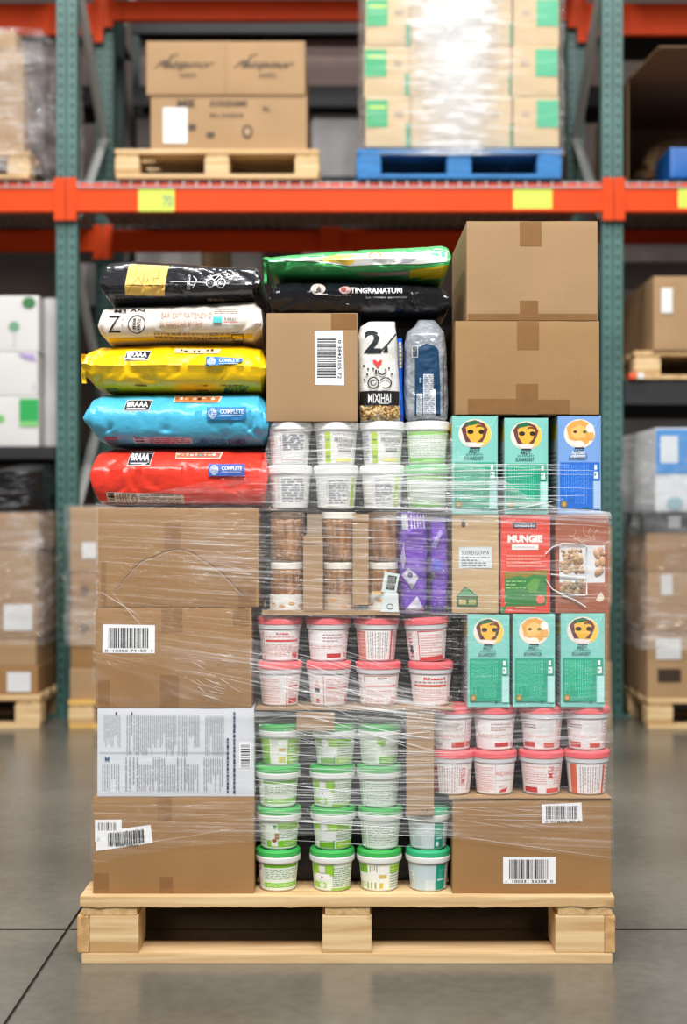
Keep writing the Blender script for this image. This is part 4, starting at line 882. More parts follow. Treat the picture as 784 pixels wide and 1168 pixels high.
def gd(A):
    A.rect(-1, 1, 1, 0, PG); A.rect(.0, .3, .9, .04, rgb(150, 206, 80)); A.poly([(-.2, .1), (0, .1), (-.1, .3)], rgb(70, 140, 80)); A.rect(-.1, .66, .05, .42, rgb(170, 110, 60)); A.rect(-.45, .95, .95, .7, rgb(130, 200, 50)); A.rect(-.25, .92, .02, .68, rgb(240, 236, 226)); A.ell(-.12, .7, .1, .07, rgb(150, 90, 60)); A.para(.05, .62, .9, .1, 7, GG, seed=9, fill=.3); A.para(.25, .9, .85, .76, 2, rgb(216, 236, 190), seed=2); A.para(-.95, .9, -.5, .1, 6, rgb(170, 180, 160), seed=3)
def ge(A):
    A.rect(-1, 1, 1, 0, PG); A.rect(-.9, .34, .7, .03, LG); A.ell(-.35, .22, .18, .2, rgb(190, 195, 190)); A.ell(-.35, .22, .12, .13, PG); A.rect(-.45, .72, .1, .36, rgb(236, 238, 238)); A.rect(-.6, .98, .0, .74, DG); A.rect(.1, .98, .95, .74, LG); A.para(.15, .7, .95, .08, 7, GG, seed=6, fill=.3); A.rect(.0, 1, .06, .7, rgb(60, 150, 60)); A.para(.2, .92, .85, .8, 2, rgb(230, 244, 200), seed=2)
def gf(A):
    A.rect(-1, 1, 1, 0, rgb(224, 236, 224)); A.para(-.92, .95, -.72, .08, 3, GG, vert=True, seed=3); A.rect(-.62, 1, -.6, .03, rgb(90, 150, 110)); A.para(-.5, .92, .8, .1, 9, rgb(130, 150, 135), seed=8, fill=.25); A.rect(.84, 1, .86, .03, rgb(170, 190, 170))
def gg(A):
    A.rect(-1, 1, 1, 0, LG); A.rect(-.4, 1, .3, .04, rgb(232, 236, 228)); A.para(-.36, .3, -.05, .08, 5, rgb(170, 176, 160), vert=True, seed=2); A.rect(-.04, .5, .22, .38, rgb(206, 170, 80)); A.rect(-.04, .92, .22, .72, rgb(214, 204, 110)); A.para(.36, .92, .95, .2, 6, PG, seed=4); A.rect(.36, .96, .95, .94, rgb(230, 240, 210)); A.rect(-.9, .98, -.46, .62, rgb(104, 176, 30))
def gh(A):
    A.rect(-1, 1, 1, 0, PG); A.rect(.05, .3, .25, .08, LG); A.ell(.02, .14, .12, .1, rgb(130, 200, 40)); A.poly([(-.9, .9), (-.8, .3), (-.3, .35), (-.05, .55), (-.1, .95)], rgb(214, 224, 212)); A.rect(0, .98, .95, .7, rgb(104, 182, 36)); A.para(.1, .92, .9, .76, 3, rgb(180, 220, 120), seed=4); A.para(.1, .6, .9, .2, 5, rgb(170, 190, 170), seed=3, fill=.25); A.rect(-.6, .92, -.15, .7, rgb(186, 200, 180))
TL = rgb(24, 150, 124)
def ta(A):
    A.rect(-1, 1, 1, 0, rgb(206, 220, 222)); A.rect(.2, 1, .62, .02, TL); A.para(.26, .6, .56, .1, 7, rgb(90, 190, 170), seed=3); A.rect(.28, .66, .56, .6, rgb(200, 230, 224)); A.ell(.34, .84, .07, .1, rgb(226, 240, 236)); A.rect(-.6, .9, -.3, .5, rgb(186, 204, 206)); A.para(.68, .9, .95, .4, 6, rgb(130, 160, 160), seed=3)
def tb(A):
    A.rect(-1, 1, 1, 0, rgb(190, 208, 214)); A.rect(-.95, 1, -.65, .3, rgb(222, 226, 226)); A.para(-.92, .95, -.7, .35, 8, rgb(120, 140, 144), seed=6); A.rect(-.15, 1, .22, .6, rgb(208, 220, 222)); A.rect(.26, 1, .7, .03, TL); A.rect(.33, .64, .62, .58, rgb(200, 230, 224)); A.text('IOOT', .4, .55, .62, .2, rgb(90, 190, 170)); A.rect(.72, 1, .98, .03, rgb(226, 232, 232)); A.para(.76, .9, .95, .1, 9, rgb(120, 140, 144), seed=2)
G = 'green-lidded tubs'; HG = TUB['green'][0]
xs = (317, 379, 433); rn = ('bottom row on the pallet', 'second row from the bottom', 'third row from the bottom', 'top row'); cn = ('left stack', 'middle stack', 'right stack')
arts = [(ga, gb, gc), (gd, ge, gf), (ga, gb, gf), (gg, ge, gh)]; dsc = [('broad green print panel', 'white block on its left', 'yellow and white grid'), ('small brown figures', 'green foot blocks', 'plain pale print'), ('lines of print', 'square mark on top', 'plain print panel'), ('white grid on green', 'round mark at top', 'green block at lower right')]
for r_ in range(4):
    for c_ in range(3):
        tub('green', f'green-lidded tub in the {cn[c_]}, {rn[r_]}, {dsc[r_][c_]}', (xs[c_] + (3 if r_ == 3 and c_ < 2 else 1 if r_ == 1 else 0)), ZD + r_ * (HG + .0003), arts[r_][c_], group=G, rot=R.uniform(-3, 3))
tub('teal', 'teal-striped tub with a green lid, on the pallet beside the lower right carton', 489, ZD, tb, group=None)
tub('teal', 'teal-striped tub with a green lid, on top of the other one under the cardboard strip', 489, ZD + HG + .0003, ta, group=None)
YG = rgb(184, 214, 60)
GY = rgb(146, 150, 160)
def wa(A): A.para(-.98, .95, -.6, .1, 7, rgb(200, 160, 166), seed=2); A.frame(-.32, .97, .7, .04, .02, rgb(190)); A.para(-.25, .6, .6, .08, 9, rgb(120, 124, 144), seed=4, word=.4); A.rect(-.3, .9, .6, .88, rgb(200, 150, 150)); A.rect(-.2, .42, .55, .4, rgb(90, 90, 110))
def wb(A): A.rect(-.42, 1, -.2, .02, YG); A.rect(-.4, .28, -.22, .24, rgb(90, 120, 30)); A.rect(-.4, .85, -.22, .75, rgb(120, 170, 40)); A.para(-.95, .95, -.55, .1, 9, GY, seed=3); A.text('PROSWONE', -.05, .35, .75, .2, rgb(60), bold=.0); A.text('LINTARIOW', .05, .48, .7, .38, rgb(80)); A.para(.1, .65, .6, .52, 2, rgb(60), seed=3); A.rect(0, .96, .7, .84, rgb(238, 232, 130)); A.para(-.1, .1, .8, .04, 1, GY, seed=2)
def wc(A): A.para(-.98, .9, -.6, .1, 8, rgb(196, 170, 176), seed=7); A.rect(-.42, .99, -.4, .02, rgb(190)); A.para(-.28, .85, .6, .06, 9, rgb(150, 154, 166), seed=5, word=.35)
def wd(A): A.frame(-.35, .97, .5, .04, .02, rgb(206)); A.para(-.28, .9, .45, .12, 10, GY, seed=5, word=.3); A.rect(.6, .98, .78, .02, YG); A.rect(.66, .5, .72, .3, rgb(110, 150, 60))
def we(A): A.para(-.28, .9, .35, .08, 12, rgb(130, 134, 156), seed=15, word=.3); A.rect(-.9, .9, -.4, .88, rgb(160)); A.rect(.46, .98, .66, .02, YG); A.rect(.5, .5, .6, .3, rgb(150, 180, 50))
def wf(A): A.rect(-.95, 1, .95, 0, rgb(150, 212, 110)); A.rect(-.82, .96, .8, .12, rgb(226, 236, 224)); A.para(-.75, .8, .7, .14, 11, rgb(120, 150, 120), seed=8, fill=.25); A.rect(-.85, .97, .82, .84, rgb(110, 196, 40))
G = 'white-lidded tubs'; HW = TUB['white'][0]; ZW = Z(580.5) + .0004
xs = (330.5, 383.5, 436.5, 488)
row('white', xs, ZW + HW + .0003, (wa, wb, wb, wf), [f'white tub, {o}, upper row under the barcode carton, {d}' for o, d in zip(om, ('grey print panel', 'yellow-green strip', 'yellow-green strip', 'green framed print'))], G)
row('white', xs[:3], ZW, (wc, wd, we), [f'white tub, {o}, lower row above the jar tray, {d}' for o, d in zip(om, ('pale print panel', 'green strip at right', 'dense grey lines'))], G)
t = tub('white', 'white tub with a green lid and green framed print, lower row, above the purple pouches', xs[3], ZW, wf, group=G)
for ch in t.children:
    if ch.name.startswith('lid'):
        ch.data = ch.data.copy(); ch.data.materials[0] = mat('pale_green_lid', rgb(126, 204, 140), .35); ch['label'] = 'pale green lid'
# ------------------------------------------------------------------ jar tray
ZJ = Z(702) + .0004
t = thing('display_tray', 'cardboard display tray with dividers holding the nut jars, beside the purple pouches', 'tray', ((X(300) + X(456)) / 2, FY + .08, ZJ))
MB().box(X(299), X(456), FY - .002, FY + .16, ZJ, ZJ + .004, bev=.001).box(X(299), X(456), FY - .003, FY - .0005, ZJ, ZJ + .012, bev=.0008).build('tray_base', M_CB2, t)
for (a, b_, c_, d_) in ((346, 611, 368.5, 697), (402.5, 586, 420.5, 690)):
    MB().box(X(a), X(b_ and c_), FY - .004, FY + .004, Z(d_), Z(b_), bev=.001).box(X(a), X(c_), FY - .006, FY - .0035, Z(b_ + 9), Z(b_), bev=.0008).build('divider', M_CB2, t)
MB().box(X(350), X(368), FY + .006, FY + .012, Z(640), Z(586), bev=.001).build('rear_divider', cardboard('grey_kraft', rgb(150, 130, 108)), t)
M_GLS = mat('jar_contents', rgb(176, 128, 84), .35, c2=rgb(106, 70, 44), vscale=(70, 70, 16), bump=.6, bscale=(90, 90, 30))
def jar(label, pxc, z, h, r, lid, lab, z_label=0.3):
    yc = FY + .005 + r; t = thing('nut_jar', label, 'jar', (X(pxc, yc - .01), yc, z), 'nut jars'); cx = t.location.x
    n = 56; prof = [(.92, 0), (1, .03), (1, .8), (.93, .88)]
    vs = []
    for k in range(13):
        zz = h * .86 * k / 12
        for i in range(n):
            a = 2 * math.pi * i / n; rr = r * (1 + .05 * abs(math.cos(a * 4.5)) + .05 * noise.noise(Vector((math.cos(a) * 3 + pxc, math.sin(a) * 3, zz * 60)))) * (.97 if k in (0, 12) else 1)
            vs.append((cx + rr * math.cos(a), yc + rr * math.sin(a), z + zz))
    fs = [(k * n + i, k * n + (i + 1) % n, (k + 1) * n + (i + 1) % n, (k + 1) * n + i) for k in range(12) for i in range(n)] + [tuple(range(n))[::-1], tuple(12 * n + i for i in range(n))]
    MB().add(vs, fs).build('nuts', M_GLS, t, smooth=True)
    MB().lathe([(r * 1.0, z + h * .86), (r * 1.04, z + h * .87), (r * 1.04, z + h * .98), (r * .98, z + h - .0003)], 40, cx, yc).build('lid', mat('cream_lid', rgb(232, 226, 214), .4) if lid else mat('brown_jar_lid', rgb(110, 84, 60), .4), t, smooth=True, auto=.6)
    if lab:
        def mp(u, v, e): a = u * 1.4; q = r * 1.09 + e; return Vector((cx + q * math.sin(a), yc - q * math.cos(a), z + .004 + (h * .33) * (1 - v)))
        A = Art(mp, .1); A.rect(-1, 1, 1, 0, lab); r2 = random.Random(int(pxc))
        for k in range(4): A.ell(-.6 + .4 * k, .5 + r2.uniform(-.2, .3), .14, .1, rgb(206, 150, 90), n=12)
        A.build('jar_label', t)
hj = (Z(583.5) - ZJ - .005) / 2
for i, (x, r_) in enumerate(((328, .0375), (387, .0375), (437, .033))):
    w = ('left', 'middle', 'right')[i]
    jar(f'cream-lidded nut jar with a pictured label, {w} one of the display tray lower row', x, ZJ + .0045, hj, r_, 1, (rgb(232, 228, 222), rgb(196, 172, 150), rgb(226, 222, 214))[i])
    jar(f'jar of brown nuts in the upper row of the display tray, {w} one', x, ZJ + .0048 + hj, hj - .001, r_, i == 1, None)
t = thing('shelf_card', 'small tilted white card with black print, in front of the right nut jars', 'card', (X(446), FY - .006, Z(698)))
A = Art(px_map(FY - .0045), 5.0); A.quad([(434, 698), (455, 698), (454, 676), (438, 676)], rgb(214, 222, 222)); A.arc(445, 692, 3.4, 3, 0, 6.3, .9, BK); A.quad([(435, 675), (452, 677), (456, 655), (439, 652)], rgb(208, 224, 220)); A.quad([(440, 672), (450, 673.5), (453, 657.5), (443, 656)], rgb(40, 44, 44)); A.para(441, 671, 451, 658, 5, rgb(180), vert=True, seed=2); A.rect(424, 678, 435, 674, rgb(214, 176, 110))
A.build('card_face', t)
# purple pouches
M_PUR = foil('purple_foil', rgb(112, 66, 178), .2, bump=.7)
for (o, nm, sd, dsc) in (([(584, 458, 488), (590, 456, 489), (640, 455.5, 489), (690, 456, 489), (701, 458, 487)], 'purple_pouch', 4, 'crinkled purple foil pouch with silver patches, directly beside the nut jars'), ([(590, 491, 511), (600, 489.5, 513), (640, 489, 513.5), (690, 490, 513), (701, 491, 511)], 'purple_pouch', 8, 'crinkled purple foil pouch with a blue dot, beside the kraft bag-in-box')):
    t, mp = pouch(dsc, nm, o, M_PUR, sd, dep=.12, wr=.006, group='purple foil pouches', yf=FY - .001)
    A = Art(mp, 2.0)
    if sd == 4:
        A.rect(459, 604, 466, 586, rgb(186, 190, 196)); A.para(468, 603, 486, 587, 5, rgb(206, 196, 226), vert=True, seed=1); A.poly([(458, 656), (466, 648), (478, 658), (470, 672), (465, 664)], rgb(190, 186, 204)); A.poly([(462, 696), (476, 680), (484, 696)], rgb(196, 192, 210)); A.poly([(457, 635), (461, 620), (463, 640), (460, 650)], rgb(170, 160, 196)); A.ell(468, 656, 3, 3, rgb(80, 80, 110))
    else:
        A.ell(499, 645, 6, 6.5, rgb(66, 70, 190)); A.ell(493, 657, 4, 4, rgb(110, 112, 120)); A.poly([(492, 622), (502, 604), (505, 606), (497, 626)], rgb(150, 134, 196)); A.rect(492, 699, 511, 692, rgb(70, 60, 160))
    A.build('printed_patches', t)
# ------------------------------------------------------------------ cardboard strips and added dark gap fillers
t = thing('cardboard_strip', 'tall narrow cardboard strip standing between the green tubs and the pink tubs', 'cardboard strip', (X(479), FY - .004, Z(930)))
MB().box(X(463.5), X(495), FY - .008, FY - .003, Z(929.5), Z(811.5), bev=.001).build('strip', M_CB2, t); A = Art(px_map(FY - .008), 5.0); A.arc(485, 924, 2.6, 2, -.5, 3.6, .7, rgb(70, 60, 50)); A.ell(480, 875, .8, .8, rgb(70, 60, 50)); A.build('pen_mark', t)
t = thing('cardboard_scrap', 'short cardboard scrap hanging over the lids of the top green tubs', 'cardboard scrap', (X(360), FY - .004, Z(833)))
MB().box(X(338.5), X(382), FY - .007, FY - .003, Z(833), Z(812), bev=.001).build('scrap', M_CB2, t)
M_DK = mat('dark_gap_filler', rgb(14, 15, 22), .4, bump=.5, bscale=(20, 20, 20))
def dark(label, px0, px1, z0, z1, ya=FY + .112, yb=FY + .5):  # dark blocks added to keep the gaps between goods dark
    t = thing('gap_filler', label, 'case', ((X(px0) + X(px1)) / 2, (ya + yb) / 2, z0), None)
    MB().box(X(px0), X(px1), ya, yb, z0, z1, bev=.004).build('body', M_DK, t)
dark('added dark gap case behind the green-lidded tubs', 294, 512, ZD, ZS - .0065)
dark('added dark gap case behind the middle pink-lidded tubs', 294, 520, ZS + .0005, Z(703))
dark('added dark gap case behind the nut jars and purple pouches', 299, 514, Z(702), Z(582.5), ya=FY + .165)
dark('added dark gap case behind the white-lidded tubs', 306, 514, ZW, ZT3 - .001)
dark('added dark gap case behind the right pink-lidded tubs', 528, 690, Z(911) + .0045, Zc1 - .001)
dark('added dark gap case behind the three lower teal cartons', 530, 690, Zc1 + .0002, Zc2, ya=FY + .175)
dark('added dark gap case behind the kraft, red and brown cartons', 518, 690, Zc2 + .0005, Zc3 - .001, ya=FY + .175)
dark('added dark gap case behind the upper teal and blue cartons', 518, 684, Zc3, Z(474), ya=FY + .175)
dark('added dark gap case behind the rice-style bag and clear bag', 412, 512, ZT3 + .0005, Z(364), ya=FY + .13, yb=FY + .37)
# ------------------------------------------------------------------ stretch wrap
def dens(px, py):
    g = lambda x0, x1, y0, y1, a, s=14: a * max(0, min(1, (px - x0) / s + .5)) * max(0, min(1, (x1 - px) / s + .5)) * max(0, min(1, (py - y0) / s + .5)) * max(0, min(1, (y1 - py) / s + .5))
    d = .2
    d += g(300, 520, 486, 586, .6) + g(430, 700, 528, 594, 1.5) + g(300, 440, 522, 560, .4)
    d += g(298, 515, 590, 704, .45) + g(515, 700, 600, 700, .3)
    yl = 745 + (px - 290) * .22; d += max(0, 1.3 * math.exp(-((py - yl - 18) / 22) ** 2)) * (1 if 285 < px < 540 else .0) * (1 - max(0, min(1, (px - 460) / 80)))
    d += g(285, 500, 804, 842, 1.5) + g(288, 520, 845, 960, .6) + g(500, 690, 806, 860, .5)
    d += g(195, 292, 735, 808, .7, 30) + g(215, 300, 590, 670, .6, 30) + g(112, 296, 575, 640, .15)  # highlights on the left cartons painted as whiter film
    d += g(110, 292, 908, 965, .2) + g(515, 700, 905, 965, .25)
    return d * .72
def XLf(py): return X(interp([(570, 110), (688, 110), (698, 107), (804, 107), (812, 109), (905, 109), (914, 104.5), (990, 104)], py))
def XRf(py): return X(interp([(574, 688), (588, 696.5), (695, 696.5), (706, 692.5), (800, 692.5), (810, 698), (990, 699)], py))
TOP = [(100, 574), (200, 556), (296, 538), (310, 484), (420, 482), (512, 486), (530, 516), (600, 560), (640, 578), (697, 584)]
BOT = [(100, 985), (200, 965), (290, 958), (400, 948), (516, 955), (600, 967), (697, 980)]
xl, xr, yfr, ybk = X(103), X(699.5), FY - .0105, FY + .60
path = []; nfx = 300
for i in range(nfx + 1): path.append((xl + (xr - xl) * i / nfx, yfr, 1))
path += [(xr + .002, yfr + .004, .8)] + [(xr + .003, yfr + (ybk - yfr) * k / 20, .5) for k in range(1, 20)] + [(xr, ybk, .5)]
path += [(xr - (xr - xl) * k / 20, ybk, .5) for k in range(1, 20)] + [(xl, ybk, .5)] + [(xl - .003, ybk - (ybk - yfr) * k / 20, .5) for k in range(1, 20)] + [(xl - .002, yfr + .004, .8)]
nz = 170; vs, dn, uvs = [], [], []; per = 0
for i, (x0_, y, w) in enumerate(path):
    x = x0_
    if i: per += math.dist(path[i][:2], path[i - 1][:2])
    px = CX + x / FY * F; pt, pb_ = interp(TOP, px), interp(BOT, px)
    pt += 2.2 * noise.noise(Vector((px * .04, 0, 0))); pb_ += 3 * noise.noise(Vector((px * .03, 4, 0)))
    for j in range(nz + 1):
        py = pt + (pb_ - pt) * j / nz; z = Z(py); x = x_ = XLf(py) + (x0_ - xl) / (xr - xl) * (XRf(py) - XLf(py))
        slope = .22 * math.exp(-((py - 775 - (px - 290) * .1) / 45) ** 2) * (1 if px < 520 else 0)
        vv = z + slope * x + .06 * x * math.sin(z * 9)
        q = .0015 * noise.noise(Vector((x * 5, y * 5, vv * 60))) + .002 * noise.noise(Vector((x * 14, y * 14, z * 14)))
        if i <= nfx: vs.append((x, y - abs(q) + (.001 if 300 < px < 515 else 0), z)); dn.append(dens(px, py))
        else: vs.append((x + q * .4, y, z)); dn.append(.4)
        uvs.append((per, vv))
np_ = len(path); fs = [(i * (nz + 1) + j, i * (nz + 1) + j + 1, ((i + 1) % np_) * (nz + 1) + j + 1, ((i + 1) % np_) * (nz + 1) + j) for i in range(np_ - 1) for j in range(nz)]
M_FILM = film_mat('stretch_film', base=.075, streak=.75)
def film_object(name, vs, fs, dn, uvs, m, parent):
    o = MB().add(vs, fs).build(name, m, parent, smooth=True); me = o.data
    at = me.attributes.new('film_haze_glare', 'FLOAT', 'POINT')
    for i, d in enumerate(dn): at.data[i].value = d
    uv = me.uv_layers.new(name='UVMap')
    for l in me.loops: uv.data[l.index].uv = uvs[l.vertex_index]
    return o
sw = thing('stretch_wrap', 'clear stretch film wound around the middle of the pallet load', 'stretch film', (0, FY + .3, ZD))
film_object('film', vs, fs, dn, uvs, M_FILM, sw)
# pleats: ropes of gathered film, some standing in for glints
m_pl, nt, out = new_mat('film_pleat_glint'); MATS['film_pleat_glint'] = m_pl
b = N(nt, 'ShaderNodeBsdfPrincipled'); b.inputs['Base Color'].default_value = (.9, .91, .93, 1); b.inputs['Roughness'].default_value = .15
tr = N(nt, 'ShaderNodeBsdfTransparent'); mx = N(nt, 'ShaderNodeMixShader'); mx.inputs[0].default_value = .75
nt.links.new(tr.outputs[0], mx.inputs[1]); nt.links.new(b.outputs[0], mx.inputs[2]); nt.links.new(mx.outputs[0], out.inputs[0])
mb = MB(); r = random.Random(21)
def strand(x0, y0, x1, y1, w, sag=0):
    n = 14; pts = []; rs = []
    for i in range(n + 1):
        t = i / n; px = x0 + (x1 - x0) * t; py = y0 + (y1 - y0) * t + sag * math.sin(math.pi * t) + .5 * noise.noise(Vector((px * .03, y0, 0)))
        pts.append((X(px), FY - .0125 + (.0 if i not in (0, n) else .002), Z(py))); rs.append(1.25 * w * (.25 + .75 * math.sin(math.pi * (.04 + .92 * t))) * .001)
    mb.tube(pts, rs, 5, flat=.5)
for i in range(30):      # dense band beside the teal cartons
    y = r.uniform(528, 582); x = r.uniform(440, 560); strand(x - r.uniform(10, 60), y, x + r.uniform(40, 150), y + r.uniform(-3, 5), r.uniform(.25, .8), r.uniform(-1.5, 1.5))
for i in range(16): y = r.uniform(486, 540); x = r.uniform(300, 440); strand(x, y, x + r.uniform(30, 120), y + r.uniform(-1, 2), r.uniform(.15, .35))
for i in range(22): y = r.uniform(590, 700); x = r.uniform(300, 640); strand(x, y, min(696, x + r.uniform(20, 110)), y + r.uniform(-4, 4), r.uniform(.15, .4), r.uniform(-2, 2))
for i in range(20): y = r.uniform(738, 792); x = r.uniform(286, 420); L = r.uniform(25, 110); strand(x, y, x + L, y + L * r.uniform(.28, .5), r.uniform(.18, .5), -2)
for i in range(12): y = r.uniform(706, 806); x = r.uniform(500, 512); strand(x, y, x + r.uniform(14, 26), y + r.uniform(0, 5), r.uniform(.15, .3))
for i in range(16): y = r.uniform(810, 842); x = r.uniform(288, 440); L = r.uniform(30, 80); strand(x, y, x + L, y + L * r.uniform(-.1, .35), r.uniform(.2, .7), r.uniform(-3, 3))
for i in range(34): y = r.uniform(845, 955); x = r.uniform(288, 430); L = r.uniform(50, 200); strand(x, y, min(520, x + L), y + L * r.uniform(-.02, .06), r.uniform(.15, .5), r.uniform(-1, 2))
for (x0, y0, x1, y1, w) in ((410, 826, 492, 842, .9), (420, 836, 490, 834, .8), (290, 888, 430, 905, .8), (290, 855, 380, 862, .7), (290, 932, 516, 946, .8), (400, 924, 516, 938, .8), (300, 925, 470, 930, .6), (330, 748, 420, 782, .6), (560, 584, 640, 570, .8), (300, 700, 350, 660, .3)):
    strand(x0, y0, x1, y1, w, 1)
for i in range(16): x = r.uniform(215, 262); y = r.uniform(738, 800) - (x - 215) * .3; strand(x, y, x + r.uniform(6, 22), y + r.uniform(3, 10), r.uniform(.2, .45))  # this cluster and the next stand in for film highlights
for i in range(10): x = r.uniform(240, 286); y = r.uniform(628, 660); strand(x, y, x + r.uniform(8, 24), y + r.uniform(-1, 5), r.uniform(.2, .45))
for a, c in zip(AR[:-1], AR[1:]): strand(a[0] - 1, a[1] + 2, c[0] + 1, c[1] + 2, .25)
strand(118, 676, 160, 702, .5); strand(128, 674, 168, 720, .35)
strand(517, 952, 697, 977, .3); strand(107, 970, 290, 940, .2)
for i in range(12): y = r.uniform(915, 950); x = r.uniform(516, 600); strand(x, y, x + r.uniform(30, 90), y + r.uniform(0, 10), r.uniform(.1, .25))
for i in range(10): y = r.uniform(912, 935); x = r.uniform(180, 240); strand(x, y, x + r.uniform(30, 60), y + r.uniform(-1, 1), r.uniform(.08, .18))
o = mb.build('film_pleat_glint', m_pl, sw, smooth=True); o['kind'] = 'stuff'
# ================================================================== pallet racking
RY, RY2 = 7.05, 8.20            # front and rear post planes of the near rack
SC = F / RY
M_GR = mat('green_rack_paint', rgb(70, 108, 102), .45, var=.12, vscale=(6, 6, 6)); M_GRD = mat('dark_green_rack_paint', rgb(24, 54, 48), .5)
M_OR = mat('orange_rack_paint', rgb(222, 68, 2), .55, spec=.25, var=.05, vscale=(4, 4, 4)); M_GV = mat('galvanised_steel', rgb(168, 170, 170), .35, metal=.5)
HOLE = rgb(14, 22, 22)
def post(parent, x, y, z1, front=-1, m=None, w=.1):
    mb = MB()
    for s in (-1, 1):
        mb.box(x + s * w / 2 - (w * .42 if s > 0 else 0), x + s * w / 2 + (w * .42 if s < 0 else 0), y - .035, y - .032, .01, z1)
        mb.box(x + s * w / 2 - .0015, x + s * w / 2 + .0015, y - .035, y + .04, .01, z1)
    mb.box(x - w * .1, x + w * .1, y - .018, y - .015, .01, z1)
    for s in (-1, 1): mb.box(x + s * w * .09 - .0015, x + s * w * .09 + .0015, y - .034, y - .016, .01, z1)
    mb.box(x - w * .85, x + w * .85, y - .07, y + .07, 0, .01)
    o = mb.build('post', m or M_GR, parent)
    if m is None:
        A = Art(lambda u, v, e: Vector((x + u, y - .035 - e, v)), 9.0)
        zz = .08
        while zz < z1:
            for s in (-1, 1): A.ell(s * w * .28, zz, .007, .012, HOLE, n=8, e=.0006)
            zz += .05
        A.build('slot_holes', o)['kind'] = 'stuff'
def upright(label, x, ya, yb, z1=4.6, m=None, braces=True, group='rack uprights'):
    t = thing('rack_upright', label, 'pallet rack', (x, (ya + yb) / 2, 0), group)
    post(t, x, ya + .035, z1, m=m); post(t, x, yb, z1, m=m)
    if braces:
        z = .15; k = 0
        while z < z1 - .5:
            a, c = (ya + .08, yb - .05) if k % 2 else (yb - .05, ya + .08)
            MB().tube([(x, a, z), (x, c, z + .75)], .026, 4).build('brace', mat('brace_paint', rgb(176, 180, 178), .5), t); z += .75; k += 1
    return t
XL, XR = X(76, RY), X(699, RY)
upright('green rack upright standing left of the load, with a grey diagonal brace', XL, RY, RY2)
upright('green rack upright standing right of the load, with a grey diagonal brace', XR, RY, RY2)
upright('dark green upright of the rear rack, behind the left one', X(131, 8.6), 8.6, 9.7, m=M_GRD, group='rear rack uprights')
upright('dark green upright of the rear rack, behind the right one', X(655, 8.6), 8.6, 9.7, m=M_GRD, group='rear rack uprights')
ZB = Z(209, RY)                 # top of the first beam level
def beam(label, x0, x1, y, zt, h=.145, m=None, labels=(), conn=True, group='orange rack beams'):
    t = thing('rack_beam', label, 'rack beam', ((x0 + x1) / 2, y, zt - h), group)
    m = m or M_OR
    MB().box(x0, x1, y - .025, y + .025, zt - h, zt - .022, bev=.003).box(x0, x1, y + .0, y + .025, zt - .024, zt - .002, bev=.001).build('bar', m, t)
    if conn:
        for (a, s) in ((x0, 1), (x1, -1)):
            q = MB().box(min(a - s * .048, a + s * .006), max(a - s * .048, a + s * .006), y - .034, y - .029, zt - h - .045, zt + .02, bev=.002); q.build('connector', m, t)
    for (px0, py0, px1, py1, txt) in labels:
        A = Art(lambda u, v, e: Vector((X(u, y - .026), y - .0255 - e, Z(v, y - .026))), 9.0)
        A.rect(px0, py1, px1, py0, rgb(206, 224, 84))
        if txt: A.text(txt, px0 + (px1 - px0) * .66, py1 - 5, px1 - 2, py0 + 7, rgb(96, 120, 130))
        A.build('shelf_label', t)
    return t
beam('bright orange beam over the load, with two yellow-green shelf labels', XL + .05, XR - .05, RY, ZB, labels=((158, 216, 199, 241, '70'), (586, 216, 630, 238, None)))
beam('bright orange beam running out of frame to the left', XL - 2.7, XL - .05, RY, ZB)
beam('bright orange beam running out of frame to the right, with a yellow-green shelf label', XR + .05, XR + 2.7, RY, ZB, labels=((774, 213, 800, 237, None),))
ZB2 = Z(3, RY2)
for (a, c, w) in ((XL + .05, XR - .05, 'middle'), (XL - 2.7, XL - .05, 'left'), (XR + .05, XR + 2.7, 'right')):
    beam(f'orange rear beam at the top of the frame, {w} bay', a, c, RY2 - .05, ZB2 if w == 'middle' else ZB2 - .02, m=M_OR, h=.125 if w == 'middle' else .19, group='rear orange beams')
    beam(f'orange rear beam in the shade under the first level, {w} bay', a, c, RY2 - .05, ZB - .01, h=.13, group='rear orange beams')
t = thing('shade_deck', 'solid deck on the second beam level, above the top of the frame', 'shade deck', (0, RY + .5, 4.0))  # unseen deck added to keep light off the rear beams
for (a, c) in ((-4.1, -1.46), (-1.3, 1.26), (1.42, 4.1)): MB().box(a, c, RY + .06, 8.1, 4.16, 4.19).build('shade_panel', mat('deck_board', rgb(120, 96, 70), .8), t)
# wire decks
for (a, c, w) in ((XL + .06, XR - .06, 'middle'), (XL - 2.7, XL - .06, 'left'), (XR + .06, XR + 2.7, 'right')):
    mb = MB(); x = a
    while x < c:
        mb.box(x, x + .006, RY - .028, RY2 - .04, ZB - .002, ZB + .004); mb.box(x, x + .006, RY - .032, RY - .027, ZB - .028, ZB + .004); x += .065
    for k in range(14): y = RY - .0 + (RY2 - RY - .06) * k / 13; mb.box(a, c, y, y + .006, ZB + .003, ZB + .007)
    mb.box(a, c, RY - .0335, RY - .0275, ZB - .03, ZB - .024)
    o = mb.build('wire_deck', M_GV, None, origin=((a + c) / 2, RY + .5, ZB)); tag(o, f'galvanised wire deck lying on the first-level beams, {w} bay', 'wire deck', 'wire decks')
for (a, c, w) in ((XL + .06, XR - .06, 'middle'), (XL - 2.7, XL - .06, 'left'), (XR + .06, XR + 2.7, 'right')):
    o = MB().box(a, c, RY + .1, RY2 - .08, ZB + .008, ZB + .017).build('shade_panel', mat('shade_panel_ply', rgb(120, 92, 64), .8, var=.1), None, origin=((a + c) / 2, RY + .6, ZB + .008)); tag(o, f'added plywood shade panel on the wire deck, {w} bay', 'shade panel', 'shade panels on the wire decks')  # panels added to shade the rear beams below
ZP = ZB + .0175
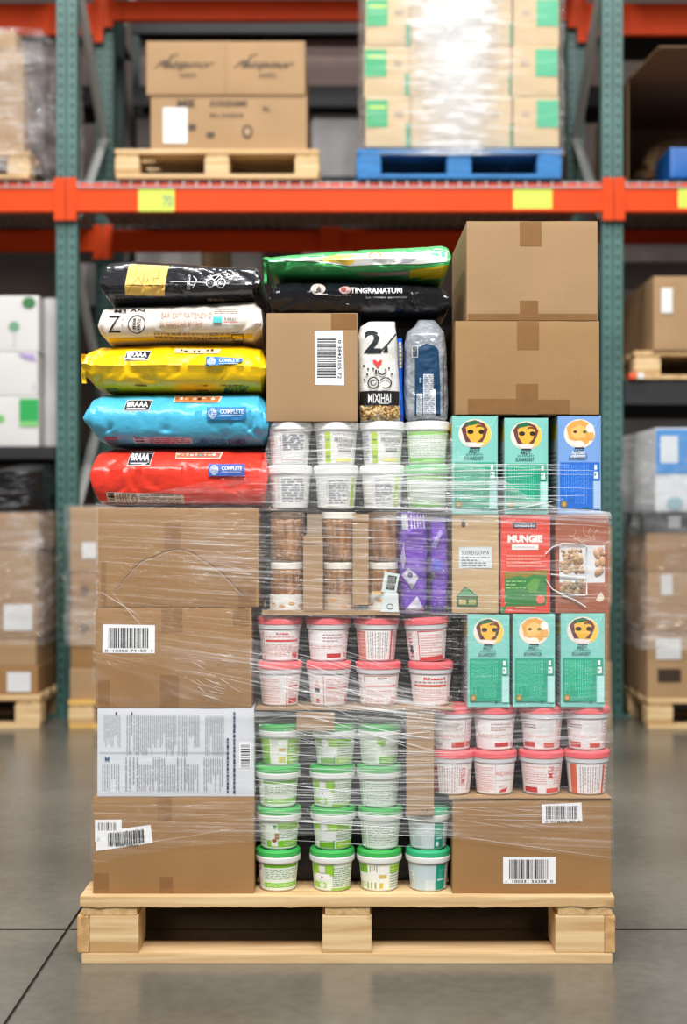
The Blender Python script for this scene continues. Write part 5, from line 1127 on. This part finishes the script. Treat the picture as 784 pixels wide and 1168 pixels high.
# black mid shelves of the side bays
M_BLKS = mat('black_shelf', rgb(26, 26, 28), .6)
def shelf(label, x0, x1, zt, h=.1):
    t = thing('rack_shelf', label, 'rack shelf', ((x0 + x1) / 2, RY + .5, zt - h)); MB().box(x0, x1, RY - .02, RY + .03, zt - h, zt, bev=.003).build('front_beam', M_BLKS, t); MB().box(x0, x1, RY2 - .06, RY2 - .01, zt - h, zt, bev=.003).build('rear_beam', M_BLKS, t)
    MB().box(x0, x1, RY - .01, RY2 - .02, zt, zt + .012).build('deck', M_BLKS, t); return zt + .0125
ZSR = shelf('black shelf in the right bay under the small pallet with a carton', XR + .057, XR + 2.7, Z(436, RY), .11)
ZSL = shelf('black shelf in the left bay under the white cartons', XL - 2.7, XL - .057, Z(512, RY), .05)
def stuff_box(label, px0, py0, px1, py1, Y, dep, m, name='cardboard_box', z0=None, art=None, group=None, z1=None, cat='box', seed=0, tape=True):
    x0, x1 = X(px0, Y), X(px1, Y); z0 = Z(py1, Y) if z0 is None else z0; z1 = Z(py0, Y) if z1 is None else z1
    t = thing(name, label, cat, ((x0 + x1) / 2, Y + dep / 2, z0), group)
    carton_mesh(x0, x1, z0, z1, Y, dep, .004, seed).build('body', m, t, smooth=True, auto=.5)
    if tape:
        xm = (x0 + x1) / 2; MB().box(xm - .025, xm + .025, Y + .005, Y + dep - .005, z1 - .001, z1 + .0006).build('tape', M_TAPE, t)
    if art:
        A = Art(lambda u, v, e: Vector((x0 + (x1 - x0) * u, Y - .005 - e, z1 - (z1 - z0) * v)), .3); art(A); A.build('front_print', t)
    return t
# middle bay, upper level, left: two cartons on a pale pallet
PYU = 7.02
pallet('small pale pallet on the orange beam carrying two printed cartons', X(131, PYU), X(364, PYU), PYU, 1.0, ZP, h=Z(170, PYU) - ZP, blkw=.12, group='background pallets')
zp = Z(170, PYU) + .001
def a1(A):
    I = rgb(74, 56, 40); A.rect(.08, .86, .235, .22, rgb(226, 226, 226)); A.text('MZ', .17, .2, .29, .08, I, bold=.06); A.text('SORIERBME', .38, .2, .62, .09, I, bold=.02); A.text('BRL DASRISR', .38, .4, .6, .32, I); A.rect(.24, .62, .29, .52, I); A.ell(.62, .65, .035, .12, I); A.ell(.62, .65, .02, .07, rgb(176, 140, 100)); A.rect(.36, .75, .41, .66, I); A.text('BL', .72, .28, .77, .2, I)
stuff_box('printed carton with a white sticker, directly on the small pale pallet', 172, 109, 350, 171, PYU + .05, .8, M_CB2, z0=zp, art=a1, seed=11)
def a2(A):
    I = rgb(64, 48, 36)
    for k in (0, .5):
        A.text('Puistpmor', k + .07, .55, k + .42, .36, I, shear=.2); A.line([(k + .13, .45), (k + .16, .28), (k + .2, .24)], .012, I); A.text('OUDSTL', k + .21, .68, k + .32, .6, I)
    A.rect(.4995, 1, .502, 0, rgb(140, 104, 70))
stuff_box('wide carton with two italic words, on top of the stickered carton', 167, 47, 348, 108.5, PYU + .04, .8, M_CB2, z0=Z(109, PYU + .05) + .001, z1=Z(47, PYU + .04), art=a2, seed=12)
# middle bay, upper level, right: blue pallet with wrapped cartons
pallet('blue painted pallet on the orange beam carrying film-wrapped cartons', X(407, PYU), X(641, PYU), PYU, 1.0, ZP, h=Z(170, PYU) - ZP, mx=M_BLU, my=M_BLU, mblk=M_BLU, blkw=.12, group='background pallets', name='blue_pallet')
M_BOXT = cardboard('cream_cardboard', rgb(206, 180, 140))
def a3(k):
    def f(A):
        if k == 0: A.rect(.02, .62, .5, .08, rgb(28, 166, 104)); A.rect(.08, .25, .46, .2, rgb(200, 220, 90)); A.rect(.9, 1, 1, .55, rgb(28, 150, 100)); A.rect(.66, .4, .84, .3, rgb(170, 150, 130))
        if k == 1: A.rect(.96, 1, 1, .55, rgb(28, 150, 100)); A.rect(.55, .4, .75, .3, rgb(180, 160, 136))
        if k == 2: A.rect(.5, .62, .98, .08, rgb(60, 176, 130)); A.rect(.18, .4, .36, .3, rgb(180, 160, 140))
    return f
zr = [Z(167, 7.04), Z(109, 7.04), Z(51, 7.04), Z(-6, 7.04), Z(-62, 7.04)]
for r_ in range(4):
    rw = ('bottom', 'second', 'third', 'top')[r_]
    for c_, (a, c) in enumerate(((417, 468), (469, 526), (527, 584), (586, 638))):
        cw = ('left end', 'second from left', 'third from left', 'right end')[c_]
        stuff_box(f'cream carton wrapped in film on the blue pallet, {rw} row, {cw}', a - (r_ % 2) * 1.5, 0, c - (r_ % 2), 0, 7.05 + .004 * ((r_ + c_) % 2), .75, M_BOXT, z0=zr[r_] + .001, z1=zr[r_ + 1], art=a3(0 if c_ == 0 else 2 if c_ == 3 else 1), group='cream cartons on the blue pallet', seed=r_ * 5 + c_, tape=False)
M_FILM2 = film_mat('loose_film', base=.13, streak=.4, rough=.2, sc=(6, 40), bumpd=.03, bigbump=2.5, gl_d=1.6)
def back_film(label, x0, x1, y0, y1, z0, z1, amp=.02, seed=0, d=1.0, m=None, group='film around background stock', dfn=None):
    """film wound round a background stack: front, both sides and back, crumpled"""
    t = thing('stretch_film', label, 'stretch film', ((x0 + x1) / 2, (y0 + y1) / 2, z0), group)
    P = []; n = 50
    for i in range(n): P.append((x0 + (x1 - x0) * i / n, y0))
    for i in range(n // 2): P.append((x1, y0 + (y1 - y0) * i / (n // 2)))
    for i in range(n // 2): P.append((x1 - (x1 - x0) * i / (n // 2), y1))
    for i in range(n // 2): P.append((x0, y1 - (y1 - y0) * i / (n // 2)))
    P.append(P[0]); nz = 46; vs, dn, uv = [], [], []; per = 0
    cx, cy = (x0 + x1) / 2, (y0 + y1) / 2
    for i, (x, y) in enumerate(P):
        if i: per += math.dist(P[i], P[i - 1])
        for j in range(nz + 1):
            z = z0 + (z1 - z0) * j / nz; q = noise.ridged_multi_fractal(Vector((x * 4 + seed, y * 4, z * 5)), .8, 2.1, 3, 1, 2) * amp
            dx, dy = (x - cx), (y - cy); L = math.hypot(dx, dy)
            vs.append((x + dx / L * q, y + dy / L * q, z)); dn.append(dfn(x, z) if dfn and i < n else d * (.5 + abs(noise.noise(Vector((x * 3, y * 3, z * 3 + seed)))) * 1.5)); uv.append((per, z))
    np2 = len(P); fs = [(i * (nz + 1) + j, (i + 1) * (nz + 1) + j, (i + 1) * (nz + 1) + j + 1, i * (nz + 1) + j + 1) for i in range(np2 - 1) for j in range(nz)]
    film_object('film', vs, fs, dn, uv, m or M_FILM2, t); return t
xm = X(520, 7.03)
back_film('shiny crumpled film around the cream cartons on the blue pallet', X(414, 7.03), X(641, 7.03), 7.025, 7.83, Z(178, 7.03), Z(-40, 7.03), .012, 3, dfn=lambda x, z: .4 + 6.5 * math.exp(-((x - xm) / .17) ** 2) * (.4 + .8 * max(0, (z - 2.7) / .8)))  # bright central highlight painted into the film's whiteness
# behind: taupe stock on the rear rack
M_TP = cardboard('taupe_cardboard', rgb(150, 130, 124))
M_WS = mat('white_sacks', rgb(206, 204, 204), .7, var=.08, vscale=(6, 6, 6))
for i, (a, c, y0, y1, Y, m, lb) in enumerate(((160, 262, 45, 105, 9.0, M_TP, 'taupe carton far behind the upper cartons, left part'), (300, 420, 45, 105, 9.0, M_TP, 'taupe carton far behind, between the printed cartons and the blue pallet'), (658, 700, 46, 105, 9.0, M_TP, 'taupe carton behind the right green upright'), (0, 128, 46, 105, 9.0, M_TP, 'taupe carton far behind the upper left bay'))):
    stuff_box(lb, a, y0, c, y1, Y, .6, m, group='stock in the rear rack', seed=i, z0=None)
def rear_shelf(label, zt, h=.12, bays='lmr'):
    for k in bays:
        x0, x1 = {'l': (-4.2, -1.44), 'm': (-1.32, 1.335), 'r': (1.455, 4.2)}[k]
        t = thing('rack_shelf', label + {'l': ', left bay', 'm': ', middle bay', 'r': ', right bay'}[k], 'rack shelf', ((x0 + x1) / 2, 9.2, zt - h), 'rear rack shelves')
        MB().box(x0, x1, 8.86, 8.9, zt - h, zt - .001).build('front_beam', M_BLKS, t); MB().box(x0, x1, 8.9, 9.66, zt - .02, zt - .0005).build('deck', M_BLKS, t)
for (lb, zt_, h) in (('dark rear rack shelf level with the printed cartons', Z(105, 9.0), .13), ('dark rear rack shelf near the top of the frame', Z(22, 8.9), .1)):
    rear_shelf(lb, zt_, h)
stuff_box('pale grey carton far behind, right of the printed cartons', 356, 130, 418, 207, 9.0, .6, M_WS, name='pale_box', seed=21)
stuff_box('pale grey carton far behind, left of the printed cartons', 156, 130, 200, 207, 9.0, .6, cardboard('grey_board', rgb(120, 112, 110)), name='pale_box', seed=22)
rear_shelf('dark rear rack shelf at the first beam level', Z(207, 9.0))
# under the first level, middle bay: stock glimpsed over the load
for i, (a, c, y0, y1, m) in enumerate(((155, 230, 283, 352, M_WS), (232, 262, 286, 352, M_CB2), (264, 300, 283, 352, M_WS), (345, 420, 286, 352, M_WS), (430, 520, 290, 352, M_TP), (88, 112, 300, 352, M_WS))):
    stuff_box(f'blurred stock carton seen over the top of the load, number {("one", "two", "three", "four", "five", "six")[i]} from the left' if i < 5 else 'blurred pale stock carton just left of the black gold-banded bag', a, y0, c, y1, 9.0, .6, m, name='stock_box', group='stock behind the load', seed=30 + i)
for i, (a, c, y0, y1) in enumerate(((383, 414, 243, 257), (440, 470, 248, 256), (472, 492, 249, 256))):
    stuff_box(('white packet hanging low under the first beam, largest', 'grey packet under the first beam, middle', 'grey packet under the first beam, right')[i], a, y0, c, 257.5, 9.0, .2, M_WS, name='white_packet', group='packets under the beam', seed=40 + i, cat='packet', tape=False)
rear_shelf('dark rear rack shelf under the blurred stock cartons', Z(352, 9.0)); rear_shelf('thin rear rack shelf under the small packets', Z(257.5, 9.0), .03)
MBo = MB().box(X(366, 8.05), X(388, 8.05), 8.05, 8.08, Z(284, 8.05), Z(258, 8.05), bev=.003).build('beam_spacer', M_OR, None, origin=(X(377, 8.05), 8.06, Z(284, 8.05)))
tag(MBo, 'short bright orange spacer plate on the shaded rear beam over the green bag', 'beam spacer')
# left bay
pallet('pallet on the first-level beam at the left edge, under wrapped cartons', X(-190, PYU), X(34, PYU), PYU, 1.0, ZP, h=.135, group='background pallets')
for i, (y0, y1, x1) in enumerate(((118, 178, 27), (60, 118, 26), (35, 60, 18))):
    stuff_box(f'film-wrapped carton at the upper left edge, {("bottom", "middle", "top")[i]} of its stack', -60, y0, x1, y1 - .5, 7.08, .8, M_CB2, group='cartons at the upper left', seed=50 + i)
back_film('loose grey film hanging off the wrapped cartons at the upper left', X(-62, 7.05), X(46, 7.05), 7.04, 7.95, Z(200, 7.05), Z(38, 7.05), .06, 7, 1.4)
M_LOOSE = mat('grey_film_sheet', rgb(120, 108, 108), .18, bump=1.0, bscale=(9, 9, 7), spec=.6)
vs = []
for i in range(21):
    for j in range(21):
        u, v = i / 20, j / 20; x = X(30 + 28 * u + 12 * v * u, 7.2); z = Z(60 + 140 * v, 7.2); vs.append((x, 7.2 + .12 * noise.noise(Vector((u * 4, v * 5, 2))) + .2 * u, z))
fs = [(i * 21 + j, (i + 1) * 21 + j, (i + 1) * 21 + j + 1, i * 21 + j + 1) for i in range(20) for j in range(20)]
o = MB().add(vs, fs).build('film_drape', M_LOOSE, None, smooth=True, origin=(X(45, 7.2), 7.25, Z(200, 7.2))); o.modifiers.new('s', 'SOLIDIFY').thickness = .004; tag(o, 'dull grey sheet of film draped beside the left green upright', 'plastic film')
# white cartons with green marks
M_WB = mat('white_carton', rgb(214, 212, 210), .6)
def a4(A): A.ell(.93, .13, .05, .1, rgb(60, 120, 70)); A.ell(.82, .55, .04, .09, rgb(110, 160, 130)); A.rect(.82, .9, .83, .62, rgb(190))
def a5(A): A.poly([(.85, .02), (.98, .05), (.99, .2), (.9, .14)], rgb(170, 150, 200)); A.rect(.97, .9, .975, .7, rgb(120, 160, 190))
def a6(A): A.rect(.86, .5, 1.0, .05, rgb(44, 166, 84)); A.ell(.72, .45, .03, .08, rgb(120, 190, 110)); A.rect(.86, .6, 1, .5, rgb(130, 200, 120))
for i, (y0, y1, f) in enumerate(((337, 402, a4), (402, 452, a5), (452, 510, a6))):
    stuff_box(f'white carton with green marks in the left bay, {("top", "middle", "bottom")[i]} of its stack', -110, y0, 44 - i % 2, y1 - .4, 7.06, .8, M_WB, name='white_box', art=f, group='white cartons in the left bay', z0=ZSL if i == 2 else None, seed=60 + i, tape=False)
stuff_box('grey-white carton tucked between the white cartons and the left upright', 51, 340, 66, 508, 7.2, .6, M_WS, name='pale_box', z0=ZSL, seed=66)
# dark goods under left shelf
t = pouch('dark bundled goods on the stacked cartons under the left shelf, blue cap beside', 'dark_bundle', [(528, 5, 42), (540, -20, 46), (570, -30, 47), (583, -30, 46)], mat('black_bundle', rgb(20, 20, 24), .4, bump=.6), 33, yf=6.75, dep=.6, wr=.02)[0]
def stack(label_f, px0, px1, ys, Y, dep, mats, group, arts=None, seed=0):
    for i in range(len(ys) - 1):
        stuff_box(label_f(i), px0 + (i % 2) * 1.0, ys[i], px1 - (i % 2) * 2, ys[i + 1] - .3, Y + .004 * (i % 2), dep, mats[i % len(mats)], group=group, seed=seed + i, art=(arts or {}).get(i))
ordn = ('top', 'second from top', 'third from top', 'fourth from top', 'fifth from top', 'sixth from top')
def lab(A): A.rect(.55, .8, .92, .15, rgb(220, 220, 222))
def lab2(A): A.rect(.3, .85, .7, .2, rgb(214, 214, 216))
YG1 = 6.66
pallet('pale pallet on the floor at the left edge, under wrapped brown cartons', X(-200, YG1), X(46, YG1), YG1, 1.0, 0, h=Z(793, YG1), group='background pallets', blkw=.12)
stack(lambda i: f'brown carton on the floor pallet at the left edge, {ordn[i]}', -150, 43, (585, 627, 685, 728, 760, 792.5), YG1 + .02, .85, (M_CB, M_CB2), 'cartons at the left edge', {2: lambda A: A.rect(.8, .8, .97, .1, rgb(216)), 4: lambda A: A.rect(.82, .9, .96, .2, rgb(216))}, 70)
back_film('film around the brown cartons at the left edge', X(-152, YG1), X(45, YG1), YG1 - .01, YG1 + .93, Z(735, YG1), Z(583, YG1), .025, 11, .9)
pallet('pale pallet on the floor just left of the load, behind the left upright', X(78, YG1), X(318, YG1), YG1, 1.0, 0, h=Z(799, YG1), group='background pallets', blkw=.12, mx=mat('yellow_pine', rgb(216, 172, 92), .6, var=.1))
stack(lambda i: f'brown carton on the pallet just left of the load, {ordn[i]}', 80, 312, (578, 652, 695, 738, 762, 798.5), YG1 + .02, .85, (M_CB2, M_CB), 'cartons left behind the load', {0: lambda A: A.rect(.06, .8, .13, .55, rgb(220)), 1: lambda A: A.ell(.07, .5, .02, .14, rgb(110, 84, 60)), 2: lambda A: A.ell(.07, .5, .02, .14, rgb(110, 84, 60))}, 80)
back_film('film around the cartons just left of the load', X(79, YG1), X(316, YG1), YG1 - .01, YG1 + .93, Z(735, YG1), Z(576, YG1), .02, 13, .7)
stack(lambda i: f'tan carton standing behind the right edge of the load, {ordn[i]}', 470, 697.5, (600, 690, 755, 830.5), YG1 + .05, .7, (M_CB2, M_CB), 'cartons right behind the load', None, 90)
# right bay
M_BROWND = cardboard('shaded_kraft', rgb(140, 108, 78))
# open carton on the upper level
t = thing('open_box', 'large open cardboard box on its side at the upper right, dark inside', 'box', (X(830, 7.2), 7.5, ZP))
Y0 = 7.12; xa, xb, za, zb_ = X(716, Y0), X(960, Y0), ZP, Z(92, Y0)
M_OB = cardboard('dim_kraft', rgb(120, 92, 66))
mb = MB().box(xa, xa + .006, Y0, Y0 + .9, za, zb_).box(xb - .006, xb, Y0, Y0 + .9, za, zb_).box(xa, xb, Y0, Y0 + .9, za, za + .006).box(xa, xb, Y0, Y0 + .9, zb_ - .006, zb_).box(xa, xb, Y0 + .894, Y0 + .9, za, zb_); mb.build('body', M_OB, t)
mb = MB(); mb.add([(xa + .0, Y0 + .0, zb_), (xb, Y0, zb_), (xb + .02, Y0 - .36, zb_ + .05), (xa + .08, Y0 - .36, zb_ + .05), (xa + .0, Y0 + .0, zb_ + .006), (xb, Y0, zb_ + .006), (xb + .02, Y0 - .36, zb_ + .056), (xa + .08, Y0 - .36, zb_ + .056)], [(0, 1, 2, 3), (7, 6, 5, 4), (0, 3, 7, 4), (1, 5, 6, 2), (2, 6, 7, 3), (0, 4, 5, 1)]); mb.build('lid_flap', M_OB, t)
t, _ = pouch('brown sack slumped inside the open box beside the blue bin', 'sack', [(150, 764, 800), (165, 745, 800), (185, 736, 800), (204, 732, 800)], M_OB, 41, yf=7.52, dep=.3, wr=.03)
t = stuff_box('bright blue bin in the open box at the right edge', 765, 168, 830, 203, 7.13, .35, mat('blue_plastic', rgb(20, 104, 190), .4), name='blue_bin', cat='bin', seed=3, tape=False)
# small pallet and carton on mid shelf
hp = Z(400, 7.02) - ZSR
pallet('short brown pallet on the black shelf in the right bay, under one carton', X(724, 7.02), X(940, 7.02), 7.02, 1.0, ZSR, h=hp, mx=M_WY, group='background pallets', blkw=.13)
stuff_box('brown carton with a white sticker on the short pallet in the right bay', 746, 315, 930, 400, 7.0, .8, M_CB2, z0=ZSR + hp + .001, art=lambda A: A.rect(.045, .5, .115, .16, rgb(226)), seed=91)
for i, c in enumerate(((rgb(226, 90, 40), 722), (rgb(220), 731))):
    stuff_box(('small orange packet on the black shelf beside the right upright', 'small white packet on the black shelf beside the right upright')[i], c[1] - 3, 426, c[1] + 4, 434, 7.0, .1, mat('packet%d' % i, c[0], .5), name='small_packet', z0=ZSR, z1=ZSR + .03, seed=3, cat='packet', tape=False)
# wall-like pale stock behind right bay
stuff_box('pale grey panel carton far behind the right bay', 712, 330, 900, 560, 8.4, .3, M_WS, z0=0, name='pale_box', seed=97, tape=False)
beam('white cross beam under the first level in the right bay', XR + .05, XR + 2.7, RY2 - .3, Z(278, RY2 - .3), .1, m=M_WS, conn=False, group=None)
# floor pallet right bay
YG2 = 6.64
pallet('pale pallet on the floor at the right edge, under wrapped brown cartons', X(739, YG2), X(985, YG2), YG2, 1.0, 0, h=Z(797, YG2), group='background pallets', blkw=.12)
stack(lambda i: f'brown carton on the floor pallet at the right edge, {ordn[i]}', 738, 930, (607, 652, 690, 722, 796.5), YG2 + .01, .85, (M_CB, M_CB2), 'cartons at the right edge', {3: lambda A: (A.rect(.06, .75, .2, .55, rgb(60, 44, 34)), A.rect(.05, .4, .2, .08, rgb(222))), 1: lambda A: A.rect(.08, .7, .15, .1, rgb(210))}, 100)
t = stuff_box('black plastic tray on the brown cartons at the right edge', 733, 584, 930, 606.5, YG2, .8, mat('black_tray', rgb(30, 32, 36), .4), name='black_tray', cat='tray', seed=5, art=lambda A: A.rect(.15, .8, .22, .2, rgb(150)), tape=False)
def a7(A): A.rect(0, .55, 1, .02, rgb(36, 132, 204)); A.rect(.03, .42, .14, .1, rgb(214, 220, 226)); A.ell(.3, .3, .05, .14, rgb(214, 220, 226)); A.ell(.12, .9, .05, .08, rgb(150, 180, 190))
t = stuff_box('white carton with a blue upper half, under grey film at the right edge', 748, 488, 930, 583.5, YG2 + .02, .8, mat('white_carton2', rgb(214, 218, 222), .5), name='white_box', art=a7, seed=106, tape=False)
back_film('film around the blue and white carton and brown cartons at the right edge', X(736, YG2), X(940, YG2), YG2 - .02, YG2 + .93, Z(740, YG2), Z(492, YG2), .03, 17, .8)
if False: pouch('dark grey bundle of film beside the cartons at the right edge', 'film_bundle', [(584, 720, 745), (600, 716, 745), (700, 714, 740), (780, 716, 738)], mat('grey_bundle', rgb(84, 80, 84), .35, bump=.6), 44, yf=6.9, dep=.6, wr=.02)
# ------------------------------------------------------------------ lights
def area(name, loc, rot, sx, sy, e, col=(1, 1, 1)):
    l = bpy.data.lights.new(name, 'AREA'); l.shape = 'RECTANGLE'; l.size = sx; l.size_y = sy; l.energy = e; l.color = col
    o = bpy.data.objects.new(name, l); o.location = loc; o.rotation_euler = tuple(math.radians(a) for a in rot); C.objects.link(o)
WL = (1, .985, .96)
for k, x in enumerate((-2.1, -.7, .7, 2.1)):
    area('ceiling_light_front', (x, -1.8, 7.2), (32, 0, 0), .2, 2.4, 230, WL)
for k, x in enumerate((-1.2, -.4, .4, 1.2)):
    area('ceiling_light_aisle', (x, 5.0, 6.8), (-8, 0, 0), .7, .22, 68, WL)
area('ceiling_light_left', (-3.6, 1.0, 6.2), (14, -34, 0), .25, 3, 110, WL)
area('ceiling_light_right', (3.6, 1.0, 6.2), (14, 34, 0), .25, 3, 80, WL)
w = bpy.data.worlds.new('World'); bpy.context.scene.world = w; w.use_nodes = True
bg = w.node_tree.nodes['Background']; bg.inputs[0].default_value = (.95, .97, 1.0, 1); bg.inputs[1].default_value = .27
# ------------------------------------------------------------------ camera
cam = bpy.data.cameras.new('Camera'); co = bpy.data.objects.new('Camera', cam); C.objects.link(co)
co.location = (0, 0, CZ); co.rotation_euler = (math.radians(90), 0, 0)
cam.sensor_fit = 'VERTICAL'; cam.sensor_height = 36.0; cam.lens = F / 1168 * 36.0
cam.dof.use_dof = True; cam.dof.focus_distance = FY + .01; cam.dof.aperture_fstop = 2.3
bpy.context.scene.camera = co
vs_ = bpy.context.scene.view_settings; vs_.view_transform = 'Standard'; vs_.look = 'None'; vs_.gamma = 1; vs_.exposure = 0.0; vs_.use_curve_mapping = False
for o in bpy.data.objects:
    if '_o' in o: del o['_o']
